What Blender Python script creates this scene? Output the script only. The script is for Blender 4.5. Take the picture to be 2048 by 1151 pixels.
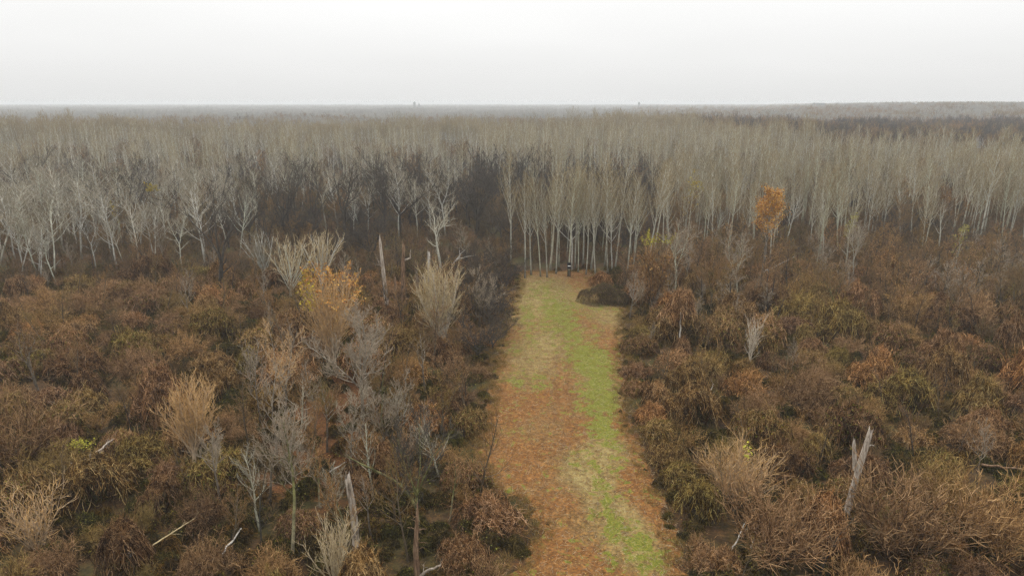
import bpy, math, random
import numpy as np
from mathutils import Vector

# ------------------------------------------------------------------ camera, sky, sun, exposure
for o in list(bpy.data.objects):
    bpy.data.objects.remove(o)
SC = bpy.context.scene
COL = SC.collection
CAM_H = 36.0
PITCH = math.radians(15.2)
FPX = 2048 * 24.0 / 36.0            # focal length in pixels of the 2048 px wide photograph

cd = bpy.data.cameras.new('camera')
cam = bpy.data.objects.new('camera', cd)
COL.objects.link(cam)
cd.sensor_width = 36.0
cd.lens = 24.0
cd.clip_start = 0.5
cd.clip_end = 20000
cam.location = (0, 0, CAM_H)
cam.rotation_euler = (math.radians(90) - PITCH, 0, 0)
SC.camera = cam

SUN_EL, SUN_AZ = math.radians(58), math.radians(-35)      # azimuth clockwise from +Y: high in front of the camera, to its left
w = bpy.data.worlds.new('World')
SC.world = w
w.use_nodes = True
nt = w.node_tree
nt.nodes.clear()
N = nt.nodes.new
out = N('ShaderNodeOutputWorld')
bg = N('ShaderNodeBackground')
sky = N('ShaderNodeTexSky')
sky.sky_type = 'NISHITA'
sky.sun_disc = False
sky.sun_elevation = SUN_EL
sky.sun_rotation = SUN_AZ
sky.dust_density = 4.0
hsv = N('ShaderNodeHueSaturation')
hsv.inputs['Saturation'].default_value = 0.15
nt.links.new(sky.outputs[0], hsv.inputs['Color'])
# an even overcast: luminance rises smoothly from the horizon to the zenith (1 + 2 sin e) / 3
tc = N('ShaderNodeTexCoord')
sep = N('ShaderNodeSeparateXYZ')
nt.links.new(tc.outputs['Generated'], sep.inputs[0])
mr = N('ShaderNodeMapRange')
mr.inputs['From Min'].default_value = 0.0
mr.inputs['From Max'].default_value = 1.0
mr.inputs['To Min'].default_value = 8.1
mr.inputs['To Max'].default_value = 20.5
nt.links.new(sep.outputs['Z'], mr.inputs['Value'])
tint = N('ShaderNodeMix')
tint.data_type = 'RGBA'
tint.blend_type = 'MULTIPLY'
tint.inputs['Factor'].default_value = 1.0
tint.inputs['B'].default_value = (1.0, 1.0, 0.99, 1)
cmb = N('ShaderNodeCombineXYZ')
for k in range(3):
    nt.links.new(mr.outputs[0], cmb.inputs[k])
nt.links.new(cmb.outputs[0], tint.inputs['A'])
cl = N('ShaderNodeTexNoise')                                  # faint unevenness of the cloud layer
cl.inputs['Scale'].default_value = 1.6
cl.inputs['Detail'].default_value = 3
mp = N('ShaderNodeMapping')
mp.inputs['Scale'].default_value = (1, 1, 5)
nt.links.new(tc.outputs['Generated'], mp.inputs[0])
nt.links.new(mp.outputs[0], cl.inputs['Vector'])
cr = N('ShaderNodeMapRange')
cr.inputs['To Min'].default_value = 0.90
cr.inputs['To Max'].default_value = 1.10
nt.links.new(cl.outputs['Fac'], cr.inputs['Value'])
mul = N('ShaderNodeVectorMath')
mul.operation = 'SCALE'
nt.links.new(tint.outputs['Result'], mul.inputs[0])
nt.links.new(cr.outputs[0], mul.inputs['Scale'])
mix = N('ShaderNodeMix')
mix.data_type = 'RGBA'
mix.inputs['Factor'].default_value = 0.93                     # the cloud covers nearly all of the clear sky
nt.links.new(hsv.outputs[0], mix.inputs['A'])
nt.links.new(mul.outputs[0], mix.inputs['B'])
nt.links.new(mix.outputs['Result'], bg.inputs['Color'])
bg.inputs['Strength'].default_value = 0.1
nt.links.new(bg.outputs[0], out.inputs[0])

sl = bpy.data.lights.new('sun', 'SUN')
sl.energy = 1.5
sl.angle = math.radians(18)
sl.color = (1.0, 0.95, 0.87)
sun = bpy.data.objects.new('sun', sl)
COL.objects.link(sun)
sdir = Vector((math.sin(SUN_AZ) * math.cos(SUN_EL), math.cos(SUN_AZ) * math.cos(SUN_EL), math.sin(SUN_EL)))
sun.rotation_euler = sdir.to_track_quat('Z', 'Y').to_euler()

vs = SC.view_settings
vs.view_transform = 'Standard'
vs.look = 'None'
vs.exposure = 0.06
vs.gamma = 1.0
vs.use_curve_mapping = False
SC.cycles.use_denoising = True
SC.cycles.denoising_prefilter = 'NONE'
SC.cycles.max_bounces = 4
SC.cycles.diffuse_bounces = 2
SC.cycles.volume_bounces = 0
SC.cycles.debug_use_spatial_splits = True
SC.cycles.adaptive_threshold = 0.02

# ------------------------------------------------------------------ small helpers
TAU = 2 * math.pi


def ray(px, py):
    dx, dy = (px - 1024) / FPX, (575.5 - py) / FPX
    c, s = math.cos(PITCH), math.sin(PITCH)
    return np.array([dx, dy * s + c, dy * c - s])


def ground_at(px, py):
    """the place on the flat ground that the photograph shows at this pixel"""
    d = ray(px, py)
    t = -CAM_H / d[2]
    return d[0] * t, d[1] * t


def height_at(py, Y):
    """how high a thing at distance Y is whose top the photograph shows at row py"""
    d = ray(1024, py)
    return CAM_H + d[2] / d[1] * Y


def pix(x, y, z):
    c, s = math.cos(PITCH), math.sin(PITCH)
    z = z - CAM_H
    dep = y * c - z * s
    up = y * s + z * c
    return 1024 + FPX * x / dep, 575.5 - FPX * up / dep


def terrain(x, y):
    """height of the ground; flat near the camera, a low rise far off to one side"""
    x = np.asarray(x, float)
    y = np.asarray(y, float)
    az = np.arctan2(x, np.maximum(y, 1))
    r = np.hypot(x, y)
    k = np.clip((az - 0.33) / 0.12, 0, 1)
    k = k * k * (3 - 2 * k)
    q = np.clip((r - 1000) / 700, 0, 1)
    q = q * q * (3 - 2 * q)
    near = 0.18 * np.sin(x * 0.19 + 1.3) * np.sin(y * 0.16) + 0.10 * np.sin(x * 0.47) * np.cos(y * 0.41 + 2)
    return (15.0 + 2.5 * np.sin(az * 23 + 1)) * k * q + near * np.clip((600 - r) / 300, 0, 1)


class MB:
    """collects vertices, faces and a per-vertex value; build() links ONE mesh"""

    def __init__(self):
        self.v, self.f, self.t, self.n = [], [], [], 0
        self.m = []

    def add(self, v, f, t=0.0, m=0):
        v = np.asarray(v, float).reshape(-1, 3)
        f = np.asarray(f, int)
        self.v.append(v)
        self.f.append(f + self.n)
        self.t.append(np.broadcast_to(np.asarray(t, float), (len(v),)).copy())
        self.m.append(np.full(len(f), m, int))
        self.n += len(v)
        return self

    def tubes(self, P, R, T=0.0, sides=3, m=0):
        P = np.asarray(P, float)
        R = np.asarray(R, float)
        n, K = P.shape[:2]
        if n == 0:
            return self
        tan = np.gradient(P, axis=1)
        tan /= np.linalg.norm(tan, axis=2, keepdims=True) + 1e-9
        ref = np.where(np.abs(tan[:, :1, 2:3]) > 0.9, np.array([1.0, 0, 0]), np.array([0, 0, 1.0]))
        u = np.cross(tan, ref)
        u /= np.linalg.norm(u, axis=2, keepdims=True) + 1e-9
        v = np.cross(tan, u)
        a = np.arange(sides) * TAU / sides
        V = P[:, :, None, :] + R[:, :, None, None] * (np.cos(a)[None, None, :, None] * u[:, :, None, :] + np.sin(a)[None, None, :, None] * v[:, :, None, :])
        i = np.arange(n)[:, None, None] * (K * sides) + np.arange(K - 1)[None, :, None] * sides
        j = np.arange(sides)[None, None, :]
        j2 = (j + 1) % sides
        F = np.stack([i + j, i + j2, i + sides + j2, i + sides + j], axis=-1).reshape(-1, 4)
        T = np.asarray(T, float)
        if T.ndim == 1:
            T = T[:, None]
        TT = np.broadcast_to(T if T.ndim else T.reshape(1, 1), (n, K))
        return self.add(V.reshape(-1, 3), F, np.repeat(TT.reshape(-1), sides), m)

    def leaves(self, rng, C, size, T=None, flat=0.5, m=0):
        """small folded leaves: two quads each, at the centres C"""
        n = len(C)
        if n == 0:
            return self
        a = rng.uniform(0, TAU, n)
        d = np.stack([np.cos(a), np.sin(a), rng.normal(0, flat, n)], 1)
        d /= np.linalg.norm(d, axis=1, keepdims=True)
        nrm = rng.normal(0, flat, (n, 3)) + np.array([0, 0, 1.0])
        s = np.cross(d, nrm)
        s /= np.linalg.norm(s, axis=1, keepdims=True) + 1e-9
        nn = np.cross(s, d)
        L = size * rng.uniform(0.6, 1.3, n)[:, None]
        W = L * 0.42
        V = np.stack([C - d * L * .5, C + d * L * .5, C + s * W + nn * L * .18 + d * L * .1, C + s * W * .7 + nn * L * .12 - d * L * .3,
                      C - s * W + nn * L * .18 + d * L * .1, C - s * W * .7 + nn * L * .12 - d * L * .3], 1).reshape(-1, 3)
        b = np.arange(n)[:, None] * 6
        F = np.concatenate([b + np.array([[0, 3, 2, 1]]), b + np.array([[0, 1, 4, 5]])], 0)
        if T is None:
            T = rng.uniform(0, 1, n)
        return self.add(V, F, np.repeat(T, 6), m)

    def mesh(self, name, mats, smooth=True):
        me = bpy.data.meshes.new(name)
        V = np.concatenate(self.v)
        F = np.concatenate(self.f)
        me.vertices.add(len(V))
        me.vertices.foreach_set('co', V.astype(np.float32).ravel())
        me.loops.add(F.size)
        me.loops.foreach_set('vertex_index', F.astype(np.int32).ravel())
        me.polygons.add(len(F))
        me.polygons.foreach_set('loop_start', (np.arange(len(F)) * F.shape[1]).astype(np.int32))
        me.polygons.foreach_set('loop_total', np.full(len(F), F.shape[1], np.int32))
        me.polygons.foreach_set('material_index', np.concatenate(self.m).astype(np.int32))
        me.polygons.foreach_set('use_smooth', np.full(len(F), smooth))
        at = me.attributes.new('t', 'FLOAT', 'POINT')
        at.data.foreach_set('value', np.concatenate(self.t).astype(np.float32))
        for m in (mats if isinstance(mats, (list, tuple)) else [mats]):
            me.materials.append(m)
        me.update(calc_edges=True)
        return me


def obj(name, me, parent=None, loc=(0, 0, 0), rz=0.0, scale=1.0):
    o = bpy.data.objects.new(name, me)
    COL.objects.link(o)
    o.parent = parent
    o.location = loc
    o.rotation_euler = (0, 0, rz)
    o.scale = scale if hasattr(scale, '__len__') else (scale,) * 3
    return o


def tag(o, label=None, cat=None, group=None, kind=None):
    if label:
        o['label'] = label
    if cat:
        o['category'] = cat
    if group:
        o['group'] = group
    if kind:
        o['kind'] = kind
    return o


# ------------------------------------------------------------------ materials
def newmat(name):
    m = bpy.data.materials.new(name)
    m.use_nodes = True
    t = m.node_tree
    b = t.nodes['Principled BSDF']
    b.inputs['Roughness'].default_value = 0.9
    b.inputs['Specular IOR Level'].default_value = 0.15
    return m, t, b


def mixc(t, fac, a, b, mode='MIX'):
    n = t.nodes.new('ShaderNodeMix')
    n.data_type = 'RGBA'
    n.blend_type = mode
    for k, v in (('Factor', fac), ('A', a), ('B', b)):
        if isinstance(v, (int, float)):
            n.inputs[k].default_value = v
        elif isinstance(v, tuple):
            n.inputs[k].default_value = (*v, 1) if len(v) == 3 else v
        else:
            t.links.new(v, n.inputs[k])
    return n.outputs['Result']


def noise(t, scale, detail=3, rough=0.6, vec=None, dist=0.0):
    n = t.nodes.new('ShaderNodeTexNoise')
    n.inputs['Scale'].default_value = scale
    n.inputs['Detail'].default_value = detail
    n.inputs['Roughness'].default_value = rough
    n.inputs['Distortion'].default_value = dist
    if vec is not None:
        t.links.new(vec, n.inputs['Vector'])
    return n.outputs['Fac']


def ramp(t, fac, *stops):
    n = t.nodes.new('ShaderNodeValToRGB')
    e = n.color_ramp.elements
    while len(e) < len(stops):
        e.new(0.5)
    for el, (p, c) in zip(e, stops):
        el.position = p
        el.color = (*c, 1) if len(c) == 3 else c
    t.links.new(fac, n.inputs[0])
    return n.outputs[0]


def maprange(t, v, a, b, c=0.0, d=1.0):
    n = t.nodes.new('ShaderNodeMapRange')
    n.interpolation_type = 'SMOOTHSTEP'
    for k, x in zip(('From Min', 'From Max', 'To Min', 'To Max'), (a, b, c, d)):
        n.inputs[k].default_value = x
    t.links.new(v, n.inputs['Value'])
    return n.outputs[0]


def twig_mat(name, stops, variants, grain=3.0, streak=0.35):
    """colour runs along the attribute t (0 base or one kind of stem, 1 tip or another); every plant gets its own tint out of VARIANTS"""
    m, t, b = newmat(name)
    at = t.nodes.new('ShaderNodeAttribute')
    at.attribute_name = 't'
    c = ramp(t, at.outputs['Fac'], *stops)
    oi = t.nodes.new('ShaderNodeObjectInfo')
    k = len(variants)
    r = ramp(t, oi.outputs['Random'], *[(i / max(k - 1, 1), v) for i, v in enumerate(variants)])
    c = mixc(t, 1.0, c, r, 'MULTIPLY')
    tcn = t.nodes.new('ShaderNodeTexCoord')
    nz = noise(t, grain, 3, 0.65, tcn.outputs['Object'])
    g = maprange(t, nz, 0.3, 0.7, 1.0 - streak, 1.0 + streak)
    cc = t.nodes.new('ShaderNodeVectorMath')
    cc.operation = 'SCALE'
    t.links.new(c, cc.inputs[0])
    t.links.new(g, cc.inputs['Scale'])
    t.links.new(cc.outputs[0], b.inputs['Base Color'])
    return m


M = {}
W1 = [(0.85, 0.85, 0.85), (1.0, 1.0, 1.0), (1.12, 1.08, 1.0), (0.95, 1.0, 0.92)]
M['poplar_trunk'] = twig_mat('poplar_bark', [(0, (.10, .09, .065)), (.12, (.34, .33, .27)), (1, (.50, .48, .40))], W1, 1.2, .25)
M['poplar_twig'] = twig_mat('poplar_twig', [(0, (.36, .33, .245)), (.6, (.285, .235, .142)), (1, (.33, .26, .145))], [(.65, .63, .6), (1, 1, 1), (1.15, 1.1, 1.0), (.85, .8, .7), (1.05, .95, .8)])
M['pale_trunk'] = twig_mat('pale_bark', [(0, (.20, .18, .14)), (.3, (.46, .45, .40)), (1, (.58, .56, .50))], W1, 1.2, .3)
M['pale_twig'] = twig_mat('pale_twig', [(0, (.38, .36, .30)), (1, (.24, .205, .145))], [(.5, .5, .53), (.95, .93, .88), (1.2, 1.15, 1.08), (.75, .72, .62), (1.0, .92, .8)])
M['brown_trunk'] = twig_mat('brown_bark', [(0, (.07, .052, .032)), (1, (.15, .115, .075))], W1, 2, .35)
M['brown_twig'] = twig_mat('brown_twig', [(0, (.085, .055, .026)), (1, (.30, .195, .095))], [(.5, .5, .48), (1, .97, .9), (1.25, 1.05, .8), (.8, .92, .6)])
M['dark_trunk'] = twig_mat('dark_bark', [(0, (.035, .03, .026)), (1, (.075, .065, .055))], W1, 2, .3)
M['dark_twig'] = twig_mat('dark_twig', [(0, (.05, .042, .034)), (1, (.085, .070, .055))], [(.8, .8, .85), (1, 1, 1), (1.3, 1.15, .9)])
M['vine'] = twig_mat('vine_stems', [(0, (.030, .014, .005)), (.45, (.155, .076, .025)), (.8, (.46, .275, .120)), (1, (.78, .56, .34))],
                     [(1.0, .90, .80), (.6, .64, .40), (1.1, .90, .68), (.85, .76, .74), (.70, .82, .42), (1.15, 1.04, .98), (.45, .40, .34), (.8, .72, .74)], 1.0, .45)
M['bramble'] = twig_mat('bramble_stems', [(0, (.014, .010, .004)), (.6, (.055, .040, .012)), (1, (.22, .155, .055))],  # stems darkened beyond their own colour to deepen the shade between mounds
                        [(1.0, .85, .70), (.75, .9, .45), (1.25, .9, .5), (.65, .8, .4), (1.0, .9, .75)], 1.0, .4)
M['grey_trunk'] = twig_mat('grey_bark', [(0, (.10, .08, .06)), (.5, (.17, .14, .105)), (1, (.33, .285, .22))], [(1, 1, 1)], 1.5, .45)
M['grey_twig'] = twig_mat('grey_twigs', [(0, (.25, .205, .15)), (1, (.34, .27, .19))], [(1, 1, 1)], 1.0, .3)
M['far_haze_twig'] = twig_mat('haze_paled_twigs', [(0, (.38, .37, .35)), (1, (.33, .32, .30))], [(.8, .82, .82), (1, 1, 1), (1.1, 1.08, 1.02)], 1, .2)  # distance haze painted into the colour: twigs paled for the far clumps
M['under_twig'] = twig_mat('undergrowth_twigs', [(0, (.060, .045, .028)), (1, (.20, .14, .082))], [(.55, .55, .52), (1, .95, .85), (1.3, 1.0, .78), (.8, .88, .58)])
M['tan_twig'] = twig_mat('tan_twigs', [(0, (.36, .28, .20)), (.5, (.46, .32, .18)), (1, (.60, .36, .13))], [(1, 1, 1)])
M['straw_twig'] = twig_mat('straw_twigs', [(0, (.38, .31, .21)), (.6, (.50, .41, .27)), (1, (.46, .34, .15))], [(1, 1, 1)])
M['rose_twig'] = twig_mat('rose_brown_twigs', [(0, (.045, .024, .009)), (.5, (.19, .108, .046)), (1, (.56, .38, .20))], [(.55, .5, .48), (1.05, .98, .92), (.88, .80, .78), (1.12, 1.02, .8), (.75, .78, .5)])
M['white_twig'] = twig_mat('bleached_twigs', [(0, (.46, .41, .34)), (1, (.50, .42, .31))], [(1, 1, 1)])
M['moss_trunk'] = twig_mat('mossy_bark', [(0, (.26, .22, .15)), (.5, (.17, .165, .06)), (1, (.11, .10, .05))], [(1, 1, 1)], 1.5, .5)
def wood_mat(name, dark, midc, pale):
    """grey dead wood: long cracks, patches of bark still on"""
    m, t, b = newmat(name)
    tcn = t.nodes.new('ShaderNodeTexCoord')
    mpn = t.nodes.new('ShaderNodeMapping')
    mpn.inputs['Scale'].default_value = (7, 7, .7)
    t.links.new(tcn.outputs['Object'], mpn.inputs[0])
    crk = noise(t, 1.0, 5, .7, mpn.outputs[0], .3)
    c = ramp(t, crk, (.32, dark), (.47, midc), (.62, pale))
    bark = maprange(t, noise(t, .9, 4, .7, tcn.outputs['Object']), .48, .56)
    at = t.nodes.new('ShaderNodeAttribute')
    at.attribute_name = 't'
    low = maprange(t, at.outputs['Fac'], .15, .6, 1, .2)
    mm = t.nodes.new('ShaderNodeMath')
    mm.operation = 'MULTIPLY'
    t.links.new(bark, mm.inputs[0])
    t.links.new(low, mm.inputs[1])
    c = mixc(t, mm.outputs[0], c, ramp(t, crk, (.3, (.025, .018, .012)), (.7, (.13, .09, .055))))
    t.links.new(c, b.inputs['Base Color'])
    bp = t.nodes.new('ShaderNodeBump')
    bp.inputs['Strength'].default_value = 1.0
    bp.inputs['Distance'].default_value = .12
    t.links.new(crk, bp.inputs['Height'])
    t.links.new(bp.outputs[0], b.inputs['Normal'])
    return m


M['snag'] = wood_mat('weathered_wood', (.09, .068, .048), (.36, .295, .23), (.58, .51, .43))
M['snag_brown'] = wood_mat('rotten_wood', (.035, .022, .014), (.17, .10, .058), (.32, .21, .13))
M['bleached'] = twig_mat('bleached_wood', [(0, (.28, .25, .21)), (1, (.50, .465, .41))], [(1, 1, 1)], 1.5, .4)
M['orange_leaf'] = twig_mat('orange_leaves', [(0, (.25, .10, .03)), (.5, (.50, .23, .05)), (1, (.62, .40, .10))], [(1, 1, 1)], 2, .25)
M['yellow_leaf'] = twig_mat('yellow_leaves', [(0, (.36, .22, .02)), (1, (.48, .42, .03))], [(1, 1, 1)], 2, .2)
M['lime_leaf'] = twig_mat('yellow_green_leaves', [(0, (.24, .23, .03)), (1, (.42, .37, .05))], [(1, 1, 1)], 2, .2)
M['olive_leaf'] = twig_mat('olive_leaves', [(0, (.06, .068, .011)), (.6, (.14, .145, .022)), (1, (.24, .215, .04))], [(1, 1, .9), (1.1, .95, .7), (.8, .9, .8)], 2, .3)
M['litter'] = twig_mat('fallen_leaves', [(0, (.09, .036, .012)), (.45, (.17, .080, .025)), (.8, (.26, .135, .042)), (1, (.40, .25, .085))], [(1, 1, 1)], .3, .3)
M['grass'] = twig_mat('grass_blades', [(0, (.12, .135, .014)), (.45, (.20, .19, .028)), (.7, (.34, .27, .065)), (1, (.48, .36, .14))], [(.9, 1.0, .9), (1.1, 1.0, .9), (1, 1, 1)], .4, .35)
M['dry_grass'] = twig_mat('dry_grass_blades', [(0, (.12, .085, .03)), (.5, (.24, .17, .06)), (1, (.42, .31, .12))], [(.8, .9, .6), (1.1, .9, .7), (1, 1, 1)], .4, .35)
M['black'] = twig_mat('black_board', [(0, (.012, .012, .012)), (1, (.02, .02, .02))], [(1, 1, 1)])
M['white'] = twig_mat('white_paint', [(0, (.75, .75, .74)), (1, (.8, .8, .8))], [(1, 1, 1)], 2, .05)
M['far_wall'] = twig_mat('pale_cladding', [(0, (.30, .31, .31)), (1, (.34, .34, .34))], [(1, 1, 1)], .2, .08)
M['far_roof'] = twig_mat('grey_roofing', [(0, (.25, .26, .27)), (1, (.3, .3, .3))], [(1, 1, 1)], .2, .1)
M['far_glass'] = twig_mat('dark_glazing', [(0, (.03, .035, .04)), (1, (.03, .035, .04))], [(1, 1, 1)], .2, .1)

# ------------------------------------------------------------------ the ground
LEFT = [(1046, 545), (1040, 575), (1034, 610), (1012, 660), (1000, 720), (990, 790), (975, 860), (962, 920), (985, 965), (1060, 1000), (1092, 1050), (1075, 1100), (1030, 1160), (1015, 1230)]
RIGHT = [(1175, 545), (1180, 572), (1212, 606), (1246, 616), (1240, 655), (1240, 720), (1238, 800), (1252, 850), (1278, 900), (1290, 955), (1322, 1020), (1348, 1090), (1352, 1160), (1356, 1230)]
gl = sorted((ground_at(*p)[::-1] for p in LEFT))
gr = sorted((ground_at(*p)[::-1] for p in RIGHT))
CY0, CY1 = gl[0][0], gl[-1][0]


def clear_edges(y):
    return (np.interp(y, [p[0] for p in gl], [p[1] for p in gl]), np.interp(y, [p[0] for p in gr], [p[1] for p in gr]))


def clear_dist(x, y):
    """positive inside the clearing, in metres from its sides"""
    a, b = clear_edges(y)
    d = np.minimum(x - a, b - x)
    return np.minimum(d, CY1 - y)


def fnoise(x, y, s, seed):
    """cheap smooth noise from turned sine sheets, about -1..1"""
    r = np.random.default_rng(seed)
    v = 0
    for k in range(6):
        a, p, q = r.uniform(0, TAU), r.uniform(0, TAU), r.uniform(.6, 1.7)
        v = v + np.sin((x * math.cos(a) + y * math.sin(a)) * q * TAU / s + p)
    return v / 3.0


def blob(x, y, px, py, rx, ry):
    cx, cy = ground_at(px, py)
    return np.exp(-((x - cx) / rx) ** 2 - ((y - cy) / ry) ** 2)


def green_at(x, y):
    """where grass grows in the clearing (0..1)"""
    g = 0
    for px, py, rx, ry, k in [(1105, 585, 5, 8, .35), (1120, 630, 2.8, 10, .95), (1205, 618, 5, 3.5, .5), (1060, 640, 2.5, 7, .4), (1195, 735, 3.0, 7, 1.25), (1165, 712, 3.5, 5, .75),
                              (1200, 800, 2.6, 5.5, 1.2), (1145, 670, 2.0, 6, .6), (1055, 765, 3.2, 3.0, .7), (1035, 700, 2.0, 4, .45), (1213, 870, 1.8, 3.4, .8), (1165, 925, 1.6, 3.2, .55),
                              (1190, 850, 1.5, 4, .4), (1210, 985, 1.0, 3.4, .8), (1225, 1040, .9, 2.6, .8), (1290, 1085, 1.2, 2.4, .75), (1250, 1080, 1.2, 3, .7), (1185, 1030, .7, 1.2, .6),
                              (1300, 1130, 1.4, 1.6, .6), (1240, 940, 1.2, 4, .45), (1230, 1140, 1.2, 2, .5), (1080, 610, 6, 12, .25), (1180, 650, 4, 9, .2), (1060, 680, 4, 10, .25), (1085, 575, 8, 5, .2)]:
        g = g + k * blob(x, y, px, py, rx, ry)
    return np.clip(g, 0, 1.2)


def straw_at(x, y):
    s = 0
    for px, py, rx, ry, k in [(1160, 940, 2.2, 4, .9), (1215, 900, 2.6, 4, .8), (1100, 690, 4, 6, .55), (1210, 1000, 2.2, 5, .7), (1260, 1060, 2.2, 4, .6), (1090, 570, 7, 7, .5), (1230, 640, 4, 8, .5), (1200, 770, 4, 8, .5), (1280, 1110, 2, 3, .6), (1070, 620, 5, 14, .6), (1150, 600, 9, 9, .5), (1060, 730, 4, 9, .5)]:
        s = s + k * blob(x, y, px, py, rx, ry)
    return np.clip(s, 0, 1)


def ground_material(name, clearing):
    m, t, b = newmat(name)
    geo = t.nodes.new('ShaderNodeNewGeometry')
    P = geo.outputs['Position']
    n1 = noise(t, .11, 4, .6, P)
    n2 = noise(t, 1.3 if clearing else .9, 6, .68, P, .3)
    n3 = noise(t, 5.0, 4, .7, P)
    vor = t.nodes.new('ShaderNodeTexVoronoi')
    vor.inputs['Scale'].default_value = 6.0
    t.links.new(P, vor.inputs['Vector'])
    leafv = t.nodes.new('ShaderNodeSeparateColor')
    t.links.new(vor.outputs['Color'], leafv.inputs[0])
    if clearing:
        lit = ramp(t, n2, (.25, (.095, .041, .012)), (.5, (.165, .078, .024)), (.72, (.23, .125, .045)))
        lit2 = ramp(t, n2, (.25, (.095, .060, .021)), (.5, (.17, .112, .042)), (.75, (.25, .175, .075)))
        at0 = t.nodes.new('ShaderNodeAttribute')
        at0.attribute_name = 'straw'
        ad0 = t.nodes.new('ShaderNodeMath')
        ad0.operation = 'ADD'
        t.links.new(at0.outputs['Fac'], ad0.inputs[0])
        t.links.new(maprange(t, n1, .3, .7, -.25, .35), ad0.inputs[1])
        c = mixc(t, maprange(t, ad0.outputs[0], .05, .6), lit, lit2)
        spk = ramp(t, leafv.outputs[0], (.0, (.55, .5, .5)), (.6, (1.0, 1.0, 1.0)), (.9, (1.5, 1.3, 1.0)))
        c = mixc(t, .8, c, spk, 'MULTIPLY')
        at = t.nodes.new('ShaderNodeAttribute')
        at.attribute_name = 'straw'
        s = maprange(t, at.outputs['Fac'], 0.15, 1.0)
        ad = t.nodes.new('ShaderNodeMath')
        ad.operation = 'MULTIPLY'
        t.links.new(s, ad.inputs[0])
        t.links.new(maprange(t, n2, .35, .6), ad.inputs[1])
        c = mixc(t, ad.outputs[0], c, ramp(t, n3, (.3, (.18, .135, .045)), (.7, (.34, .27, .11))))
        ag = t.nodes.new('ShaderNodeAttribute')
        ag.attribute_name = 'green'
        add = t.nodes.new('ShaderNodeMath')
        add.operation = 'ADD'
        t.links.new(ag.outputs['Fac'], add.inputs[0])
        n4 = noise(t, .55, 3, .6, P, .6)
        ad4 = t.nodes.new('ShaderNodeMath')
        ad4.operation = 'ADD'
        t.links.new(maprange(t, n2, .25, .75, -.75, .75), ad4.inputs[0])
        t.links.new(maprange(t, n4, .3, .7, -.45, .45), ad4.inputs[1])
        t.links.new(ad4.outputs[0], add.inputs[1])
        gf = maprange(t, add.outputs[0], .38, .85)
        c = mixc(t, gf, c, ramp(t, n3, (.28, (.055, .070, .010)), (.45, (.11, .120, .015)), (.6, (.18, .170, .026)), (.78, (.31, .25, .07))))
        ar = t.nodes.new('ShaderNodeAttribute')
        ar.attribute_name = 'rut'
        mr_ = t.nodes.new('ShaderNodeMath')
        mr_.operation = 'MULTIPLY'
        t.links.new(ar.outputs['Fac'], mr_.inputs[0])
        t.links.new(maprange(t, n2, .35, .6, .15, .6), mr_.inputs[1])
        c = mixc(t, mr_.outputs[0], c, (.085, .048, .020))
    else:
        lit = ramp(t, n2, (.25, (.022, .013, .006)), (.5, (.055, .031, .013)), (.75, (.11, .062, .026)))
        lit2 = ramp(t, n2, (.25, (.020, .020, .006)), (.5, (.045, .040, .012)), (.75, (.085, .070, .024)))
        c = mixc(t, maprange(t, n1, .45, .62), lit, lit2)
        at = t.nodes.new('ShaderNodeAttribute')
        at.attribute_name = 'leafy'
        ad = t.nodes.new('ShaderNodeMath')
        ad.operation = 'ADD'
        t.links.new(at.outputs['Fac'], ad.inputs[0])
        t.links.new(maprange(t, n2, .25, .75, -.3, .3), ad.inputs[1])
        c = mixc(t, maprange(t, ad.outputs[0], .3, .8), c, ramp(t, n3, (.3, (.055, .024, .009)), (.6, (.12, .052, .018)), (.8, (.20, .095, .034))))
        spk = ramp(t, leafv.outputs[0], (.0, (.6, .6, .6)), (.6, (1.0, 1.0, 1.0)), (.9, (1.4, 1.25, 1.0)))
        c = mixc(t, .7, c, spk, 'MULTIPLY')
    t.links.new(c, b.inputs['Base Color'])
    bp = t.nodes.new('ShaderNodeBump')
    bp.inputs['Strength'].default_value = .45
    bp.inputs['Distance'].default_value = .12
    t.links.new(n3, bp.inputs['Height'])
    t.links.new(bp.outputs[0], b.inputs['Normal'])
    return m


def sheet(name, X, Y, Z, mat, attrs):
    ny, nx = X.shape
    V = np.stack([X, Y, Z], -1).reshape(-1, 3)
    i = (np.arange(ny - 1)[:, None] * nx + np.arange(nx - 1)[None, :]).reshape(-1)
    F = np.stack([i, i + 1, i + nx + 1, i + nx], 1)
    mb = MB().add(V, F)
    me = mb.mesh(name, mat)
    for k, v in attrs.items():
        a = me.attributes.new(k, 'FLOAT', 'POINT')
        a.data.foreach_set('value', np.asarray(v, np.float32).ravel())
    o = obj(name, me)
    tag(o, kind='structure')
    return o


ORANGE_FLOOR = [(700, 790, 9, 12, .9), (640, 850, 7, 9, .8), (560, 930, 5, 6, .6), (480, 960, 5, 6, .5), (1100, 548, 16, 5, .9), (1720, 470, 20, 12, .5), (660, 900, 6, 6, .6), (690, 1000, 5, 6, .4), (940, 1000, 4, 5, .4)]


def leafy_at(x, y):
    v = 0
    for px, py, rx, ry, k in ORANGE_FLOOR:
        v = v + k * blob(x, y, px, py, rx, ry)
    d = clear_dist(x, y)
    v = v + .7 * np.exp(-np.maximum(-d, 0) / 1.2) * (y > CY0 - 5)
    return np.clip(v, 0, 1)


# the wide ground sheet: fine near the camera, coarse towards the horizon
xs = np.concatenate([-np.geomspace(120, 6500, 40)[::-1], np.linspace(-119, 119, 240), np.geomspace(120, 6500, 40)])
ys = np.concatenate([np.linspace(-300, 20, 12), np.linspace(21, 220, 200), np.geomspace(222, 6500, 60)])
GX, GY = np.meshgrid(xs, ys)
sheet('ground', GX, GY, terrain(GX, GY), ground_material('forest_floor', False), {'leafy': leafy_at(GX, GY)})

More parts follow.
